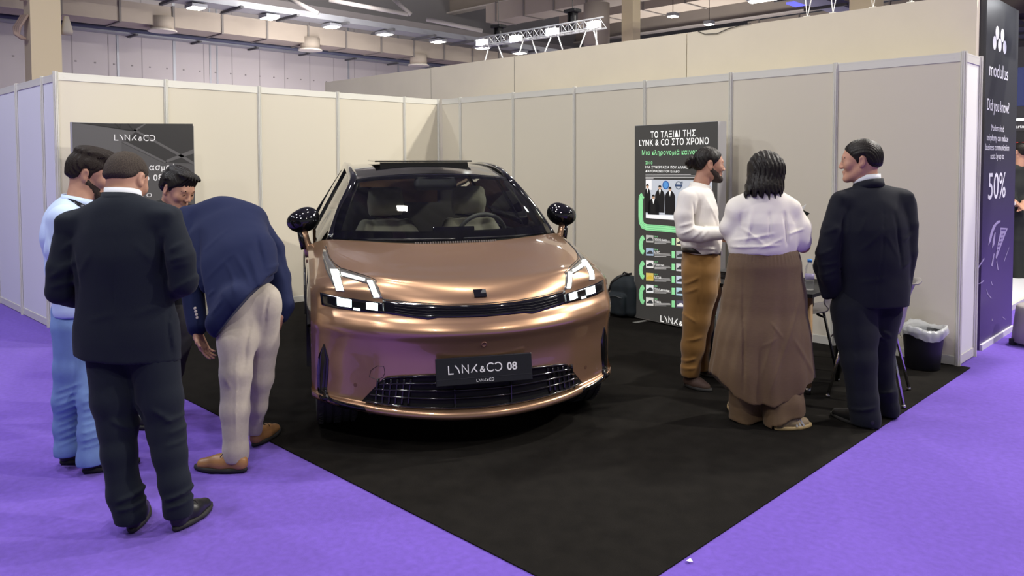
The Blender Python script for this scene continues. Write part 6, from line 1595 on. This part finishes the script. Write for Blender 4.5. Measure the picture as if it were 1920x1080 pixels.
# ---- table with bottle and brochures, chairs
e = empty('table', (5.48, -1.36, 0), label='small black topped table behind the person in the white blouse', cat='table')
k = MB(); k.box((5.06, -1.72, .715), (5.92, -1.02, .742)); k.build('tabletop', mat('table_black', (.010, .010, .011), .6, spec=.15), e, bevel=.004)
M_WOOD = mat('leg_wood', (.42, .26, .12), .5)
for x, y in ((5.12, -1.64), (5.12, -1.08), (5.84, -1.08)):
    k = MB(); k.tube([(x, y, .005), (x, y, .716)], .016, 10); k.build('leg', M_BLACKP, e, True)
k = MB(); k.tube([(5.83, -1.56, .06), (5.83, -1.56, .716)], .024, 12); o = k.build('leg', M_WOOD, e, True); o['label'] = 'wooden leg'
k = MB(); k.lathe([(.018, 0.006), (.018, .06)], 12, (5.83, -1.56, 0)); k.build('foot', mat('chrome', (.7, .7, .7), .15, metal=1.0), o, True)
c = GZ(1518, 543, .743)
e = empty('water_bottle', c, label='clear plastic water bottle with a blue cap on the black table', cat='bottle')
mw = mat('bottle_plastic', (.9, .92, .95), .08, trans=.92, ior=1.15, alpha=.55)
k = MB(); prof = [(.0, 0.0), (.028, .0), (.031, .008)]
for i in range(6): prof += [(.031, .02+.018*i), (.0285, .027+.018*i), (.031, .034+.018*i)]
prof += [(.031, .145), (.026, .165), (.014, .185), (.012, .196)]
k.lathe(prof, 24, c); k.build('body', mw, e, True); k = MB(); k.lathe([(.0155, .193), (.0155, .212), (.012, .214), (0, .214)], 18, c); k.build('cap', mat('cap_blue', (.05, .22, .62), .4), e, True)
k = MB(); k.lathe([(.0318, .075), (.0318, .110)], 24, c); k.build('sleeve_label', mat('label_violet', (.35, .30, .55), .5, alpha=.6), e, True)
c = GZ(1356, 521, .742)
for i in range(4):
    k = MB(); a = .06*i; k.box((c[0]-.08+.006*i, c[1]-.02, .7425+.013*i), (c[0]+.14+.004*i, c[1]+.25, .7545+.013*i))
    tag(k.build('brochure', M_BLACKP, bevel=.002), ['bottom dark brochure of the pile on the table', 'second dark brochure from the bottom of the pile on the table', 'third dark brochure from the bottom of the pile on the table', 'topmost dark brochure of the pile on the table'][i], 'brochure', 'dark brochures piled on the table')
M_SHELL = mat('chair_shell', (.20, .185, .18), .35); M_CHROME = mat('chrome')
def chair(x, y, ang, label, dark=False):
    e = empty('shell_chair', (x, y, 0), ang, label, 'chair', 'plastic shell chairs')
    prof = [(.23, .425), (.20, .448), (.08, .440), (-.08, .432), (-.17, .452), (-.205, .53), (-.225, .64), (-.25, .75), (-.285, .82), (-.315, .828)]
    wid = [.19, .215, .225, .22, .215, .215, .215, .205, .18, .15]; cur = [.0, .01, .02, .025, .035, .055, .06, .05, .03, .01]
    net_ = []
    for (px_, pz), w, c_ in zip(prof, wid, cur):
        r = []
        for t in (-1, -.7, 0, .7, 1):
            up = c_*abs(t)**2.2
            if pz > .5 and px_ < -.15: r.append((px_+up*1.2, t*w, pz))
            else: r.append((px_, t*w, pz+up))
        net_.append(r)
    k = MB(); k.grid(bicub(np.array(net_), 5, 4)); o = k.build('seat_shell', M_SHELL, None, True, solid=.008); o.parent = e
    for sx, sy in ((1, 1), (1, -1), (-1, 1), (-1, -1)):
        k = MB(); k.tube([(sx*.10, sy*.12, .425), (sx*.15, sy*.165, .41), (sx*.235, sy*.235, .02)], .011, 10); q = k.build('leg', M_CHROME if not dark else M_BLACKP, None, True); q.parent = e
        k = MB(); k.lathe([(.014, .004), (.014, .022), (.010, .03)], 12, (sx*.235, sy*.235, 0)); g = k.build('glide', M_CHROME, None, True); g.parent = q
    k = MB(); k.tube([(.10, .12, .424), (.10, -.12, .424)], .010, 8); k.tube([(-.10, .12, .424), (-.10, -.12, .424)], .010, 8); q = k.build('seat_support', M_BLACKP, None, True); q.parent = e
    return e
chair(6.13, -1.25, math.radians(194), 'grey plastic shell chair with chrome legs right behind the suited person at right')
chair(5.42, -.72, math.radians(205), 'grey plastic shell chair with black legs beyond the table, nearest the right wall', True)
S = Sdf(); c = V3((5.40, -.78, .50)); S.ell(c, (.12, .10, .07), .02); S.ell(c+V3((.03, .02, .05)), (.08, .07, .06), .03); S.dis(cloth_noise(40, .006, 71), .008)
tag(link('bag', S.mesh(.01), None, mat('bag_grey', (.13, .125, .12), .6)), 'small grey bag lying on the seat of the chair beyond the table', 'bag')

# ---- bin with its liner
c = V3((6.17, -.235, 0))
e = empty('waste_bin', c, label='black waste bin with a clear plastic liner standing by the end of the right wall', cat='bin')
k = MB(); k.lathe([(.0, .008), (.118, .008), (.122, .012), (.134, .16), (.136, .165), (.150, .30), (.154, .305), (.146, .302), (.132, .165), (.116, .02), (0, .02)], 40, c); k.build('body', mat('bin_black', (.014, .014, .018), .45), e, True)
k = MB(); n = 72; rr = random.Random(9); prof = [(.125, .12, .3), (.138, .24, .5), (.148, .318, .4), (.162, .345, 1), (.174, .325, 1.2), (.172, .29, 1.3), (.166, .262, 1.6)]
A = []
for j, (r, z, kk) in enumerate(prof):
    row = []
    for i in range(n+1):
        a = 2*math.pi*(i % n)/n; w = math.sin(5*a+j)*.5+math.sin(11*a+1.7*j)*.35+math.sin(17*a-j)*.3+math.sin(29*a)*.15
        row.append((c[0]+(r+.009*kk*w)*math.cos(a), c[1]+(r+.009*kk*w)*math.sin(a), z+.014*kk*(math.sin(3*a+1)+.5*w)))
    A.append(row)
k.grid(np.array(A)); ml = bpy.data.materials.new('liner_film'); ml.use_nodes = True; nt = ml.node_tree; nt.nodes.clear()
o_ = nt.nodes.new('ShaderNodeOutputMaterial'); t_ = nt.nodes.new('ShaderNodeBsdfTransparent'); p_ = nt.nodes.new('ShaderNodeBsdfPrincipled'); mx = nt.nodes.new('ShaderNodeMixShader'); mx.inputs[0].default_value = .52
p_.inputs['Base Color'].default_value = (.72, .74, .74, 1); p_.inputs['Roughness'].default_value = .22; nt.links.new(t_.outputs[0], mx.inputs[1]); nt.links.new(p_.outputs[0], mx.inputs[2]); nt.links.new(mx.outputs[0], o_.inputs[0])
k.build('liner', ml, e, True)

# ---- backpack at the foot of the timeline board
c = V3((3.22, -.17, 0))
e = empty('backpack', c, label='dark blue green backpack leaning on the right wall beside the lit timeline board', cat='backpack')
S = Sdf(); S.box(c+V3((.02, .0, .20)), (.17, .10, .19), r=.07); S.box(c+V3((.03, .01, .34)), (.13, .08, .10), r=.07, k=.06); S.box(c+V3((-.02, -.10, .14)), (.12, .05, .12), r=.04, k=.02); S.cut(c+V3((0, 0, .008)), (0, 0, -1), .01); S.dis(cloth_noise(22, .006, 81), .008)
link('body', S.mesh(.01), e, mat('backpack_cloth', (.014, .022, .028), .75, bump=.3, bscale=200))
k = MB(); k.tube([c+V3(q) for q in ((-.13, -.08, .06), (-.16, -.10, .2), (-.10, -.09, .36), (.0, -.04, .44), (.08, .02, .46))], .012, 8); k.tube([c+V3(q) for q in ((-.02, -.02, .43), (.02, -.03, .475), (.07, -.01, .45))], .010, 8); k.build('strap', M_BLACKP, e, True)
k = MB(); k.tube([c+V3(q) for q in ((-.11, -.155, .22), (0, -.158, .235), (.08, -.15, .22))], .004, 6); k.build('zip', mat('zip', (.1, .11, .12), .4), e)
k = MB(); pp = catmull(np.array([(3.05, -.42, .012), (2.9, -.47, .012), (2.7, -.40, .012), (2.5, -.36, .012)]), 8); k.tube(pp, .004, 6); tag(k.build('cable', mat('cable_grey', (.12, .12, .12), .5), smooth=True), 'thin grey cable on the carpet between the backpack and the car', 'cable')
# scrap of paper on the carpet in front
c = GZ(1293, 1052, .006); k = MB(); k.add([c+V3(q) for q in ((-.012, -.006, .001), (.006, -.014, .006), (.014, .004, .002), (-.002, .012, .008))], [(0, 1, 2, 3)]); tag(k.build('paper_scrap', M_WHITE, solid=.001), 'tiny white paper scrap on the black carpet in the foreground', 'paper')
